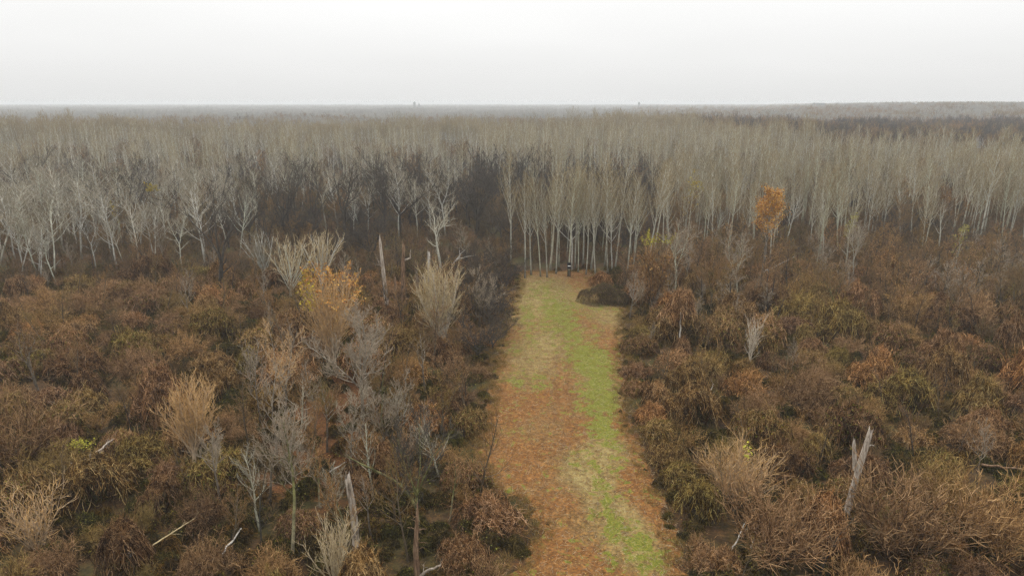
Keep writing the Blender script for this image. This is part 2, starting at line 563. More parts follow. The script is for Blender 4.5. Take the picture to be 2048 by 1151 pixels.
u = np.linspace(0, 1, 130)
yy = np.linspace(CY0, CY1 + 1.0, 330)
ea, eb = clear_edges(yy)
wob = lambda s: 0.5 * fnoise(yy, yy * 0, 5.0, s) + .3 * fnoise(yy, yy * 0, 1.7, s + 1)
ea, eb = ea - .6 + wob(3), eb + .6 + wob(7)
PX = ea[:, None] + (eb - ea)[:, None] * u[None, :]
PY = np.repeat(yy[:, None], len(u), 1) + 0.0
PZ = terrain(PX, PY) + .12 + .03 * fnoise(PX, PY, 2.2, 11)
mid_ = .5 * (ea + eb)[:, None] + .5 * fnoise(yy, yy * 0, 30, 81)[:, None]
rut = sum(np.exp(-((PX - mid_ - o_) / .28) ** 2) for o_ in (-.2, 1.6)) * (.55 + .45 * fnoise(PX, PY, 7, 82))
rut = np.clip(rut, 0, 1)
PZ = PZ - .06 * rut
edge = np.minimum(u, 1 - u)[None, :] * (eb - ea)[:, None]
PZ = PZ - np.clip(.5 - edge, 0, .5) * .36
sheet('clearing_path', PX, PY, PZ, ground_material('clearing_floor', True), {'green': green_at(PX, PY) - .35 * rut, 'straw': straw_at(PX, PY), 'rut': rut})


# ------------------------------------------------------------------ plants: growing tubes
def grow(rng, P0, D0, L, K, up=0.0, wig=0.15, droop=0.0):
    n = len(P0)
    out_ = np.zeros((n, K, 3))
    out_[:, 0] = P0
    d = D0 / (np.linalg.norm(D0, axis=1, keepdims=True) + 1e-9)
    st = (np.asarray(L) / (K - 1))[:, None]
    for k in range(1, K):
        d = d + rng.normal(0, wig, (n, 3)) + np.array([0, 0, up / (K - 1)]) - np.array([0, 0, droop * k / (K - 1) / (K - 1)])
        d /= np.linalg.norm(d, axis=1, keepdims=True)
        out_[:, k] = out_[:, k - 1] + d * st
    return out_


def kids(rng, P, R, L, n, t0, t1, ang, angsd, lf, K, up=.4, wig=.12, shape=0.5, rf=.6, rmin=.008, droop=0.0, tip=.25):
    """n side shoots on every parent tube between its fractions t0 and t1"""
    N0, K0 = P.shape[:2]
    pi = np.repeat(np.arange(N0), n)
    m = len(pi)
    t = t0 + (t1 - t0) * ((np.tile(np.arange(n), N0) + rng.uniform(0, 1, m)) / n)
    s = t * (K0 - 1)
    i = np.minimum(s.astype(int), K0 - 2)
    f = (s - i)[:, None]
    A, B = P[pi, i], P[pi, i + 1]
    pos = A + (B - A) * f
    T = B - A
    T /= np.linalg.norm(T, axis=1, keepdims=True) + 1e-9
    r = R[pi, i] + (R[pi, i + 1] - R[pi, i]) * f[:, 0]
    ref = np.where(np.abs(T[:, 2:3]) > .9, np.array([1.0, 0, 0]), np.array([0, 0, 1.0]))
    U = np.cross(T, ref)
    U /= np.linalg.norm(U, axis=1, keepdims=True) + 1e-9
    Vv = np.cross(T, U)
    az = np.tile(np.arange(n), N0) * 2.4 + np.repeat(rng.uniform(0, TAU, N0), n) + rng.normal(0, .5, m)
    a = rng.normal(ang, angsd, m)
    D = np.cos(a)[:, None] * T + np.sin(a)[:, None] * (np.cos(az)[:, None] * U + np.sin(az)[:, None] * Vv)
    tt = (t - t0) / max(t1 - t0, 1e-6)
    ln = L[pi] * lf * (1 - shape * tt) * rng.uniform(.65, 1.25, m)
    C = grow(rng, pos, D, ln, K, up, wig, droop)
    r0 = np.maximum(r * rf, rmin)
    rad = r0[:, None] * np.linspace(1, tip, K)[None, :]
    return C, rad, ln


def stems(rng, n, spread, L0, L1, r0, K=6, lean=(0.1, 0.7), up=.5, wig=.08):
    a = rng.uniform(0, TAU, n)
    rr = spread * np.sqrt(rng.uniform(0, 1, n))
    P0 = np.stack([rr * np.cos(a), rr * np.sin(a), np.full(n, -.05)], 1)
    l = rng.uniform(*lean, n)
    az = a + rng.normal(0, .5, n)
    D = np.stack([np.sin(l) * np.cos(az), np.sin(l) * np.sin(az), np.cos(l)], 1)
    L = rng.uniform(L0, L1, n)
    P = grow(rng, P0, D, L, K, up, wig)
    R = (r0 * rng.uniform(.7, 1.3, n))[:, None] * np.linspace(1, .3, K)[None, :]
    return P, R, L


def trunk_line(rng, H, r, K=12, lean=.04, wig=.02, tip=.18):
    P = grow(rng, np.zeros((1, 3)) - np.array([[0, 0, .15]]), np.array([[rng.normal(0, lean), rng.normal(0, lean), 1.0]]), np.array([H]), K, .1, wig)
    q = np.linspace(0, 1, K)
    R = r * ((1 - q) ** .8 * (1 - tip) + tip)
    R[0] *= 1.5
    return P, R[None, :], np.array([H])


def poplar(seed, H=23.0, r=.19, n1=26, n2=7, n3=6, low=.42, thick=1.35, ang=.62, lf=.33, up=.9, wig=.06, lean=.03, tips=False, bow=.012):
    """straight-stemmed tree with upswept side branches"""
    rng = np.random.default_rng(seed)
    P, R, L = trunk_line(rng, H, r, 14, lean, bow)
    tr, cr = MB(), MB()
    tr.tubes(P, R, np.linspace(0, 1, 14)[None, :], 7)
    P1, R1, L1 = kids(rng, P, R, L, n1, low, .97, ang, .14, lf, 6, up, wig, .62, .5, .042 * H / 20)
    tr.tubes(P1, R1, 1.0, 4)
    P2, R2, L2 = kids(rng, P1, R1, L1, n2, .15, .98, .6, .15, .42, 4, up * .75, wig + .04, .45, .6, .021 * thick)
    cr.tubes(P2, R2, rng.uniform(0, .5, len(P2)), 3)
    P3, R3, L3 = kids(rng, P2, R2, L2, max(3, round(n3 * .7)), .2, 1.0, .6, .2, .55, 3, up * .65, wig + .06, .4, .7, .0165 * thick, tip=.4)
    cr.tubes(P3, R3, rng.uniform(.4, 1, len(P3)), 3)
    # dead side twigs low on the stem
    Q, S, _ = kids(rng, P, R, L, 10, .12, low, 1.2, .25, .05, 3, 0, .2, 0, .12, .012)
    cr.tubes(Q, S, .3, 3)
    return (tr, cr, P3) if tips else (tr, cr)


def forked(seed, H=17.0, r=.2, nf=3, n1=9, n2=6, n3=5, fork=.4, ang=.42, wig=.10, thick=1.0, up=.55, n4=0):
    """a tree that splits into leaders part way up, with crooked limbs"""
    rng = np.random.default_rng(seed)
    hf = H * fork
    P, R, L = trunk_line(rng, hf, r, 8, .07, .03, .62)
    tr, cr = MB(), MB()
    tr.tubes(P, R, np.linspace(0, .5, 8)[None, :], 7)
    end = P[:, -1]
    az = rng.uniform(0, TAU) + np.arange(nf) * TAU / nf + rng.normal(0, .3, nf)
    a = rng.normal(ang, .1, nf)
    a[0] *= .4
    D = np.stack([np.sin(a) * np.cos(az), np.sin(a) * np.sin(az), np.cos(a)], 1)
    Lf = rng.uniform(.8, 1.05, nf) * (H - hf)
    PF = grow(rng, np.repeat(end, nf, 0) - D * .1, D, Lf, 8, up * .6, wig)
    RF = (R[0, -1] * rng.uniform(.6, .85, nf))[:, None] * np.linspace(1, .15, 8)[None, :]
    tr.tubes(PF, RF, np.linspace(.5, 1, 8)[None, :], 6)
    P1, R1, L1 = kids(rng, PF, RF, Lf, n1, .12, .97, .75, .2, .42, 6, up, wig, .55, .6, .025)
    tr.tubes(P1, R1, 1.0, 4)
    Pb, Rb, Lb = kids(rng, P, R, L, 3, .6, .97, .9, .2, .45, 6, up, wig, .2, .45, .025)
    tr.tubes(Pb, Rb, .8, 4)
    P1, R1, L1 = np.concatenate([P1, Pb]), np.concatenate([R1, Rb]), np.concatenate([L1, Lb])
    P2, R2, L2 = kids(rng, P1, R1, L1, n2, .15, 1, .7, .2, .45, 4, up, .13, .4, .6, .030 * thick)
    cr.tubes(P2, R2, rng.uniform(0, .5, len(P2)), 3)
    P3, R3, L3 = kids(rng, P2, R2, L2, max(3, round(n3 * .65)), .15, 1, .7, .2, .5, 3, up * .8, .14, .3, .7, .022 * thick, tip=.4)
    cr.tubes(P3, R3, rng.uniform(.4, 1, len(P3)), 3)
    if n4:
        P4, R4, L4 = kids(rng, P3, R3, L3, n4, .2, 1, .7, .2, .6, 3, up * .6, .14, .3, .8, .009 * thick, tip=.5)
        cr.tubes(P4, R4, rng.uniform(.6, 1, len(P4)), 3)
    return tr, cr, P3


def fan_tree(seed, H=9.0, trunk=.2, r=.22, nst=16, lean=(.05, .6), n2=9, n3=7, thick=1.0, up=.45, wig=.05):
    """short trunk that breaks into a fan of long upswept shoots"""
    rng = np.random.default_rng(seed)
    ht = H * trunk
    P, R, L = trunk_line(rng, ht, r, 6, .05, .03, .75)
    tr, cr = MB(), MB()
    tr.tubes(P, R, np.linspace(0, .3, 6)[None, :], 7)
    end = P[0, -1]
    S, RS, LS = stems(rng, nst, .08, (H - ht) * .75, (H - ht) * 1.0, r * .42, 7, lean, up, wig)
    S = S + end[None, None, :] - np.array([0, 0, .1]) - rng.uniform(0, ht * .45, nst)[:, None, None] * np.array([0, 0, 1.0])
    tr.tubes(S, RS, np.linspace(.2, .7, 7)[None, :], 4)
    P2, R2, L2 = kids(rng, S, RS, LS, n2, .15, .98, .55, .12, .36, 5, up, .07, .5, .55, .028 * thick)
    cr.tubes(P2, R2, np.linspace(.2, .8, 5)[None, :], 3)
    P3, R3, L3 = kids(rng, P2, R2, L2, max(3, round(n3 * .65)), .15, 1, .5, .15, .5, 4, up, .08, .4, .7, .020 * thick, tip=.4)
    cr.tubes(P3, R3, np.linspace(.6, 1, 4)[None, :], 3)
    return tr, cr, P3


def shrub(seed, H=3.2, nst=26, spread=.5, lean=(.1, .9), n2=8, n3=5, thick=1.0, up=.35, wig=.1, droop=.0):
    """a bare bush: many stems fanning from the ground"""
    rng = np.random.default_rng(seed)
    mb = MB()
    S, RS, LS = stems(rng, nst, spread, H * .6, H * 1.15, .034, 6, lean, up, wig)
    mb.tubes(S, RS, rng.uniform(0, .4, nst), 3)
    P2, R2, L2 = kids(rng, S, RS, LS, n2, .15, 1, .6, .2, .4, 4, up, .14, .35, .6, .021 * thick, droop)
    mb.tubes(P2, R2, rng.uniform(.2, .8, len(P2)), 3)
    P3, R3, L3 = kids(rng, P2, R2, L2, max(2, round(n3 * .6)), .1, 1, .65, .2, .6, 3, up * .5, .16, .3, .8, .015 * thick, droop, .5)
    mb.tubes(P3, R3, rng.uniform(.4, 1, len(P3)), 3)
    return mb, P3


def vine_mound(seed, W=5.0, D=4.2, H=2.6, n=1700, nl=6, leaves=0, upright=60, seglen=.165):
    """a lumpy mound of vines draped over buried shrubs"""
    rng = np.random.default_rng(seed)
    n = int(n * 1.4)
    a = rng.uniform(0, TAU, nl)
    q = np.sqrt(rng.uniform(0, .5, nl))
    q[0] = 0
    lx, ly = q * np.cos(a) * W * .5, q * np.sin(a) * D * .5
    lr = rng.uniform(.26, .46, nl) * min(W, D)
    lr[0] = .42 * min(W, D)
    lh = H * rng.uniform(.45, .95, nl)
    lh[0] = H

    def surf(x, y):
        d2 = ((x[..., None] - lx) ** 2 + (y[..., None] - ly) ** 2) / lr ** 2
        z = lh * np.sqrt(np.clip(1 - d2 ** 1.4, 0, 1))
        return z.max(-1) + .26 * np.sin(x * 2.7 + seed) * np.sin(y * 2.3 + 2 * seed) + .12 * np.sin(x * 6.1 + 2 * seed) * np.sin(y * 5.3 + seed)

    K = 6
    i = rng.integers(0, nl, n)
    aa = rng.uniform(0, TAU, n)
    rr = np.sqrt(rng.uniform(0, 1, n)) * lr[i] * .97
    x, y = lx[i] + rr * np.cos(aa), ly[i] + rr * np.sin(aa)
    th = np.where(rng.uniform(0, 1, n) < .85, rng.uniform(0, TAU, n), aa + rng.normal(0, .9, n))
    dep = -np.abs(rng.normal(0, .22, n)) + rng.uniform(0, .16, n)
    P = np.zeros((n, K, 3))
    arc = np.abs(rng.normal(0, .10, n))
    sl_ = seglen * rng.uniform(.5, 1.3, n)
    P[:, 0] = np.stack([x, y, surf(x, y) + dep], 1)
    for k in range(1, K):
        th = th + rng.normal(0, .75, n)
        x, y = x + sl_ * np.cos(th), y + sl_ * np.sin(th)
        z = surf(x, y) + dep + arc * math.sin(math.pi * k / (K - 1)) + rng.normal(0, .09, n)
        dz = np.clip(z - P[:, k - 1, 2], -sl_ * 1.7, sl_ * 1.5)
        P[:, k] = np.stack([x, y, np.maximum(P[:, k - 1, 2] + dz, .03)], 1)
    R = np.minimum(.012 * np.exp(np.abs(rng.normal(0, .48, n))), .026)[:, None] * np.linspace(1, .5, K)[None, :]
    mb = MB()
    mb.tubes(P, R, rng.beta(.5, .72, n), 3)
    # side twigs that stick out of the tangle in all directions
    P2, R2, L2 = kids(rng, P[::2], R[::2], np.full(len(P[::2]), .8), 2, .1, 1, 1.0, .4, .5, 3, .05, .3, .2, .7, .013)
    mb.tubes(P2, R2, rng.beta(.7, .8, len(P2)), 3)
    # buried stems and a few shoots that stand out of the mound
    S, RS, LS = stems(rng, 26, min(W, D) * .3, H * .7, H * 1.05, .04, 5, (.1, .7), .2, .1)
    mb.tubes(S, RS, 0.15, 3)
    if upright:
        j = rng.integers(0, n, upright)
        b = P[j, 2]
        Dv = np.stack([rng.normal(0, .5, upright), rng.normal(0, .5, upright), np.full(upright, 1.0)], 1)
        U = grow(rng, b, Dv, rng.uniform(.4, 1.3, upright), 5, .2, .2, .5)
        UR = np.full((upright, 1), .018) * np.linspace(1, .4, 5)[None, :]
        mb.tubes(U, UR, rng.uniform(.5, 1, upright), 3)
        P2, R2, _ = kids(rng, U, UR, np.full(upright, .8), 4, .2, 1, .7, .2, .5, 3, .2, .15, .3, .8, .013)
        mb.tubes(P2, R2, rng.uniform(.5, 1, len(P2)), 3)
    lf = None
    if leaves:
        j = rng.integers(0, n, leaves)
        k = rng.integers(0, K, leaves)
        lf = MB().leaves(rng, P[j, k] + rng.normal(0, .06, (leaves, 3)), .15, flat=.6)
    return mb, lf


# ------------------------------------------------------------------ scattering for uncountable growth (kind stuff)
def scatter(name, meshes, pts, rz, scl, idx, label=None, cat=None, tilt=None):
    """one object: the meshes instanced on points"""
    src = bpy.data.collections.new(name + '_source')
    for k, me in enumerate(meshes):
        o = bpy.data.objects.new('%s_source_%02d' % (name, k), me)
        src.objects.link(o)
    n = len(pts)
    me = bpy.data.meshes.new(name)
    me.vertices.add(n)
    me.vertices.foreach_set('co', np.asarray(pts, np.float32).ravel())
    rot = np.zeros((n, 3), np.float32)
    rot[:, 2] = rz
    if tilt is not None:
        rot[:, :2] = tilt
    sc = np.asarray(scl, np.float32)
    if sc.ndim == 1:
        sc = np.repeat(sc[:, None], 3, 1)
    for nm, ty, dat, key in (('rot', 'FLOAT_VECTOR', rot, 'vector'), ('scl', 'FLOAT_VECTOR', sc, 'vector'), ('idx', 'INT', np.asarray(idx, np.int32), 'value')):
        a = me.attributes.new(nm, ty, 'POINT')
        a.data.foreach_set(key, dat.ravel())
    o = obj(name, me)
    ng = bpy.data.node_groups.new(name + '_scatter', 'GeometryNodeTree')
    ng.interface.new_socket('Geometry', in_out='INPUT', socket_type='NodeSocketGeometry')
    ng.interface.new_socket('Geometry', in_out='OUTPUT', socket_type='NodeSocketGeometry')
    gi, go = ng.nodes.new('NodeGroupInput'), ng.nodes.new('NodeGroupOutput')
    ip, ci = ng.nodes.new('GeometryNodeInstanceOnPoints'), ng.nodes.new('GeometryNodeCollectionInfo')
    ci.inputs['Collection'].default_value = src
    ci.inputs['Separate Children'].default_value = True
    ci.inputs['Reset Children'].default_value = True
    ng.links.new(gi.outputs[0], ip.inputs['Points'])
    ng.links.new(ci.outputs[0], ip.inputs['Instance'])
    ip.inputs['Pick Instance'].default_value = True
    for nm, ty, sk in (('idx', 'INT', 'Instance Index'), ('rot', 'FLOAT_VECTOR', 'Rotation'), ('scl', 'FLOAT_VECTOR', 'Scale')):
        na = ng.nodes.new('GeometryNodeInputNamedAttribute')
        na.data_type = ty
        na.inputs['Name'].default_value = nm
        ng.links.new(na.outputs['Attribute'], ip.inputs[sk])
    ng.links.new(ip.outputs[0], go.inputs[0])
    md = o.modifiers.new('scatter', 'NODES')
    md.node_group = ng
    tag(o, label, cat, kind='stuff')
    return o


def jitter_grid(rng, x0, x1, y0, y1, s, j=.42):
    X, Y = np.meshgrid(np.arange(x0, x1, s), np.arange(y0, y1, s))
    X = X + (np.arange(X.shape[0]) % 2)[:, None] * s * .5
    return np.stack([X.ravel() + rng.uniform(-j, j, X.size) * s, Y.ravel() + rng.uniform(-j, j, X.size) * s], 1)


def in_view(x, y, margin=6.0, half=math.tan(math.radians(36.9))):
    return np.abs(x) < (y * math.cos(PITCH) + CAM_H * math.sin(PITCH)) * half + margin


def thin(pts, dist, keep=()):
    """greedy thinning to a minimum distance (dist: number or array)"""
    acc, cell = [], {}
    dist = np.broadcast_to(np.asarray(dist, float), (len(pts),))
    cs = dist.max()
    fixed = [(x, y, r) for x, y, r in keep]
    for i, (x, y) in enumerate(pts):
        cx, cy = int(x // cs), int(y // cs)
        ok = all((x - a) ** 2 + (y - b) ** 2 > (r + dist[i] * .5) ** 2 for a, b, r in fixed)
        if ok:
            for dx in (-1, 0, 1):
                for dy in (-1, 0, 1):
                    for k in cell.get((cx + dx, cy + dy), ()):
                        if (pts[k][0] - x) ** 2 + (pts[k][1] - y) ** 2 < (.5 * (dist[i] + dist[k])) ** 2:
                            ok = False
                            break
        if ok:
            acc.append(i)
            cell.setdefault((cx, cy), []).append(i)
    return np.array(acc, int)


# ------------------------------------------------------------------ prototypes
def pair(tc_, mt, mc):
    return tc_[0].mesh('trunk', M[mt]), tc_[1].mesh('crown', M[mc])


def joined(tr, cr, mt, mc, name='tree'):
    j = MB()
    for src, m in ((tr, 0), (cr, 1)):
        for v, f, t in zip(src.v, src.f, src.t):
            pass
        V, F, T = np.concatenate(src.v), np.concatenate(src.f), np.concatenate(src.t)
        j.add(V, F, T, m)
    return j.mesh(name, [M[mt], M[mc]])


POP = [pair(poplar(100 + k, 23, .17 + .02 * (k % 3), low=.38 + .03 * (k % 3)), 'poplar_trunk', 'poplar_twig') for k in range(5)]
PAL = [pair(poplar(200 + k, 17, .15 + .02 * (k % 2), 20, 7, 6, .34 + .05 * (k % 3), 1.3, .72, .36, .75, .10, .09, False, .03) if k < 4 else forked(200 + k, 17, .15, nf=3, fork=.45, ang=.3, n1=10, n2=7, n3=6)[:2], 'pale_trunk', 'pale_twig') for k in range(6)]
BRO = [pair(forked(300 + k, 14, .17, nf=3, fork=.25 + .05 * k, ang=.5, n1=10, n2=7, n3=6)[:2], 'brown_trunk', 'brown_twig') for k in range(3)]
SAP = [pair(poplar(330 + k, 9, .085, 15, 6, 6, .28, 1.1, .8, .34, .7, .14, .12, False, .05), ['brown_trunk', 'dark_trunk', 'grey_trunk', 'brown_trunk', 'dark_trunk'][k], ['brown_twig', 'rose_twig', 'grey_twig', 'brown_twig', 'brown_twig'][k]) for k in range(5)]
RUS = [pair(poplar(350 + k, 8.5, .1, 18, 7, 6, .2, 1.5, .95, .40, .6, .16, .1, False, .05), ['dark_trunk', 'brown_trunk'][k % 2], ['brown_twig', 'rose_twig', 'grey_twig'][k % 3]) for k in range(5)]
DRK = [pair(forked(400 + k, 11, .22, nf=5, fork=.12, ang=.75, n1=11, n2=9, n3=8, wig=.12, up=.25)[:2], 'dark_trunk', 'dark_twig') for k in range(2)] + [pair(forked(410 + k, 19, .34, nf=3 + k, fork=.30, ang=.48, n1=7, n2=5, n3=4, wig=.17, thick=1.5)[:2], 'dark_trunk', 'dark_twig') for k in range(3)]
MOUNDS, MLEAF = [], []
for k, (W_, D_, H_, n_, nl_, lv_) in enumerate([(5, 4.4, 2.6, 1700, 6, 0), (6.2, 4.6, 2.2, 2000, 8, 0), (4.2, 4, 3.2, 1500, 5, 0), (5.4, 5, 2.9, 1800, 7, 0), (4.4, 3.6, 2.0, 1400, 5, 0), (7, 5.4, 2.6, 2300, 9, 0),
                                                (5.2, 4.6, 2.0, 1400, 7, 900), (6, 5, 2.4, 1600, 8, 1100)]):
    mb_, lf_ = vine_mound(500 + k, W_, D_, H_, n_, nl_, lv_)
    MOUNDS.append(mb_.mesh('vine_shrub', M['vine']))
    MLEAF.append(lf_.mesh('foliage', M['olive_leaf']) if lf_ else None)
TANGLE = []
for k in range(5):
    rng_t = np.random.default_rng(560 + k)
    tb, _t = shrub(540 + k, 2.3 + .4 * (k % 3), 34, 1.2, (.05, .85), 10, 7, 1.0, .05, .34, .25)
    lo, _l = vine_mound(570 + k, 4.6, 4.0, 1.3 + .2 * (k % 2), 700, 9, 0, 60, .26)
    tb.add(np.concatenate(lo.v), np.concatenate(lo.f), np.concatenate(lo.t))
    TANGLE.append(tb.mesh('bramble_tangle', M['vine' if k % 2 else 'rose_twig']))
SHRUB = [shrub(600 + k, 3.0, 24, .5, (.1, .95 if k % 2 else .7), 8, 5, 1.2)[0].mesh('bare_shrub', M['rose_twig' if k % 2 else 'brown_twig']) for k in range(4)]

# ------------------------------------------------------------------ things that stand out one by one
NUMW = ['first', 'second', 'third', 'fourth', 'fifth', 'sixth', 'seventh', 'eighth', 'ninth', 'tenth', 'eleventh', 'twelfth', 'thirteenth', 'fourteenth', 'fifteenth', 'sixteenth',
        'seventeenth', 'eighteenth', 'nineteenth', 'twentieth']
LAND = []          # (px, py, phrase): what labels can point at
KEEP = []          # (x, y, radius): ground already taken


def thing(name, label, cat, x, y, parts, rz=0.0, scale=1.0, group=None, keep=1.0, phrase=None, at=None):
    e = bpy.data.objects.new(name, None)
    COL.objects.link(e)
    e.location = (x, y, float(terrain(x, y)))
    e.rotation_euler = (0, 0, rz)
    e.scale = scale if hasattr(scale, '__len__') else (scale,) * 3
    tag(e, label, cat, group)
    for pn, me in parts:
        if me is not None:
            c = bpy.data.objects.new(pn, me)
            COL.objects.link(c)
            c.parent = e
    if keep:
        KEEP.append((x, y, keep))
    if phrase:
        LAND.append((*(at or pix(x, y, 2)), phrase))
    return e


def hero(name, label, base, top, H0, parts, rz=0.0, cat='tree', keep=1.2, phrase=None, wide=1.0):
    x, y = ground_at(*base)
    h = height_at(top, y)
    s = h / H0
    return thing(name, label, cat, x, y, parts, rz, (s * wide, s * wide, s), None, keep, phrase, (base[0], (base[1] + top) / 2))


def fan(seed, H, mt, mc, leaf=None, **kw):
    tr, cr, tips = fan_tree(seed, H, **kw)
    out_ = [('trunk', tr.mesh('trunk', M[mt])), ('crown', cr.mesh('crown', M[mc]))]
    if leaf:
        rng = np.random.default_rng(seed + 7)
        for mname, cond, n, size in leaf:
            T = tips.reshape(-1, 3)
            T = T[cond(T)]
            if len(T):
                C = T[rng.integers(0, len(T), n)] + rng.normal(0, .12, (n, 3))
                out_.append(('leaves', MB().leaves(rng, C, size, flat=.8).mesh('leaves', M[mname])))
    return out_


def fork(seed, H, mt, mc, leaf=None, **kw):
    tr, cr, tips = forked(seed, H, **kw)
    out_ = [('trunk', tr.mesh('trunk', M[mt])), ('crown', cr.mesh('crown', M[mc]))]
    if leaf:
        rng = np.random.default_rng(seed + 7)
        for mname, cond, n, size in leaf:
            T = tips.reshape(-1, 3)
            T = T[cond(T)]
            if len(T):
                C = T[rng.integers(0, len(T), n)] + rng.normal(0, .15, (n, 3))
                out_.append(('leaves', MB().leaves(rng, C, size, flat=.8).mesh('leaves', M[mname])))
    return out_


def snag_trunk(seed, H, r0, r1, lean=(0, 0), bend=.05, splinter=1.2, sides=12, K=12):
    """dead broken stem: uneven cross-section, long splinters at the break"""
    rng = np.random.default_rng(seed)
    a = np.arange(sides) * TAU / sides
    flute = 1 + .16 * np.sin(a * 2 + rng.uniform(0, 6)) + .10 * np.sin(a * 5 + rng.uniform(0, 6))
    jag = rng.uniform(0, 1, sides) ** 1.5 * splinter
    jag[rng.integers(0, sides)] = splinter * 1.3
    V, T = [], []
    for k in range(K):
        q = k / (K - 1)
        z = -.2 + q * H
        cx = lean[0] * q * H + bend * math.sin(q * 4 + seed) * H * .3
        cy = lean[1] * q * H + bend * math.cos(q * 3 + seed) * H * .3
        r = r0 + (r1 - r0) * q
        if k == 0:
            r *= 1.35
        tw = q * 1.2
        rr = r * flute * (1 + rng.normal(0, .05, sides))
        zz = z + (jag if k == K - 1 else (jag * .35 if k == K - 2 else 0))
        shrink = .82 if k == K - 1 else 1.0
        V.append(np.stack([cx + rr * shrink * np.cos(a + tw), cy + rr * shrink * np.sin(a + tw), np.broadcast_to(zz, sides)], 1))
        T.append(np.clip(q * 1.1 + rng.normal(0, .12, sides), 0, 1))
    # hollow throat inside the break
    V.append(V[-1] * 0 + np.array([[lean[0] * H, lean[1] * H, H * .93]]) + np.stack([np.cos(a), np.sin(a), 0 * a], 1) * r1 * .3)
    T.append(np.zeros(sides))
    n = len(V)
    i = (np.arange(n - 1)[:, None] * sides)
    j = np.arange(sides)[None, :]
    j2 = (j + 1) % sides
    F = np.stack([i + j, i + j2, i + sides + j2, i + sides + j], -1).reshape(-1, 4)
    return MB().add(np.concatenate(V), F, np.concatenate(T))


def limb(seed, pts, r0, r1, mat, T=.8, twigs=0, tl=.5):
    """one dead branch through the given points"""
    rng = np.random.default_rng(seed)
    p = np.array(pts, float)
    s = np.linspace(0, len(p) - 1, 9)
    P = np.stack([np.interp(s, np.arange(len(p)), p[:, k]) for k in range(3)], 1)
    P[1:-1] += rng.normal(0, .04 * np.linalg.norm(p[-1] - p[0]) / 3, (7, 3))
    R = np.linspace(r0, r1, 9)
    mb = MB().tubes(P[None], R[None], T, 6)
    if twigs:
        P2, R2, L2 = kids(rng, P[None], R[None], np.array([np.linalg.norm(p[-1] - p[0])]), twigs, .2, 1, .8, .2, tl, 4, .3, .15, .3, .5, .015)
        mb.tubes(P2, R2, T, 3)
        P3, R3, L3 = kids(rng, P2, R2, L2, 4, .2, 1, .7, .2, .5, 3, .2, .15, .3, .6, .01)
        mb.tubes(P3, R3, T, 3)
    return mb.mesh('branch', M[mat])


def slim(seed, H, mt, mc, low=.4):
    tr, cr = poplar(seed, H, .012 * H + .02, 18, 7, 7, low, 1.1, .8, .38, .65, .14, .09, False, .05)
    return [('trunk', tr.mesh('trunk', M[mt])), ('crown', cr.mesh('crown', M[mc]))]



# near things, left of the clearing
hero('bare_tree', 'tan bare tree with orange-tipped fan of upswept twigs', (390, 935), 738, 9.0, fan(11, 9.0, 'tan_twig', 'tan_twig', trunk=.26, r=.17, nst=22, lean=(.03, .58), n2=12, n3=9), .4, phrase='tan fan-shaped tree', wide=1.05)
hero('bare_tree', 'pale straw-coloured fan tree cut by the bottom edge of the picture', (672, 1185), 1018, 8.0, fan(12, 8.0, 'straw_twig', 'straw_twig', trunk=.18, r=.13, nst=22, lean=(.05, .65), n2=9, n3=5), 1.1, phrase='bottom-edge pale fan tree')
hero('bare_tree', 'slender leaning tree with yellow-green mossy trunk and thin brown crown', (582, 1112), 850, 11.0, slim(13, 11.0, 'moss_trunk', 'grey_twig', 0.45), 2.0, phrase='slender mossy-trunked tree')
hero('bare_tree', 'thin grey-trunked tree with sparse olive twigs behind the mossy-trunked tree', (540, 1005), 815, 10.0, slim(14, 10.0, 'grey_trunk', 'grey_twig', 0.4), .7, phrase='thin grey-trunked tree')
hero('bare_tree', 'large grey bare tree with pale crooked limbs in front of the orange-topped tree', (722, 872), 598, 15.0, fork(15, 15.0, 'grey_trunk', 'grey_twig', nf=4, fork=.36, r=.24, ang=.5, n1=12, n2=9, n3=9), 2.2, phrase='large grey tree', wide=1.1)
hero('tree', 'bushy tree with orange leaves along its top and tan twigs below', (668, 740), 524, 12.0,
     fan(16, 12.0, 'tan_twig', 'tan_twig', [('orange_leaf', lambda T: ((T[:, 0] / 4) ** 2 + (T[:, 1] / 4) ** 2 + ((T[:, 2] - 5) / 6.2) ** 2 > .78) & (T[:, 2] > 6.4) & (T[:, 0] > -2.4), 800, .19), ('yellow_leaf', lambda T: (T[:, 0] < -1.2) & (T[:, 2] > 7.0), 380, .19)], trunk=.16, r=.2, nst=30, lean=(.03, .55), n2=11, n3=8), .0, phrase='orange-topped bushy tree', keep=3)
hero('bare_tree', 'pale bushy tree whose straw-white shoots fan upward like a shaving brush', (884, 690), 524, 10.0, fan(17, 10.0, 'white_twig', 'straw_twig', trunk=.10, r=.2, nst=30, lean=(.03, .62), n2=11, n3=8, thick=1.3), .5, phrase='pale shaving-brush tree', keep=2.5)
hero('bare_tree', 'sparse bare tree with two white dead limbs above a brown crown', (572, 862), 655, 12.0, fork(18, 12.0, 'grey_trunk', 'tan_twig', nf=3, fork=.4, r=.17, ang=.45, n1=10, n2=8, n3=8), 1.0, phrase='sparse tree with white limbs')
hero('bare_tree', 'dark green-stemmed tree with dense crown beside the leaning mossy limb', (838, 1062), 822, 11.5, fork(19, 11.5, 'moss_trunk', 'dark_twig', nf=4, fork=.3, r=.17, ang=.55, n1=10, n2=8, n3=6), .3, phrase='dark mossy tree')
hero('bare_tree', 'small reddish tree with bleached upper twigs on the scrub slope', (78, 790), 625, 8.0, fork(20, 8.0, 'grey_trunk', 'rose_twig', nf=3, fork=.35, r=.15, ang=.45, n1=9, n2=8, n3=8), 1.7, phrase='small reddish tree')
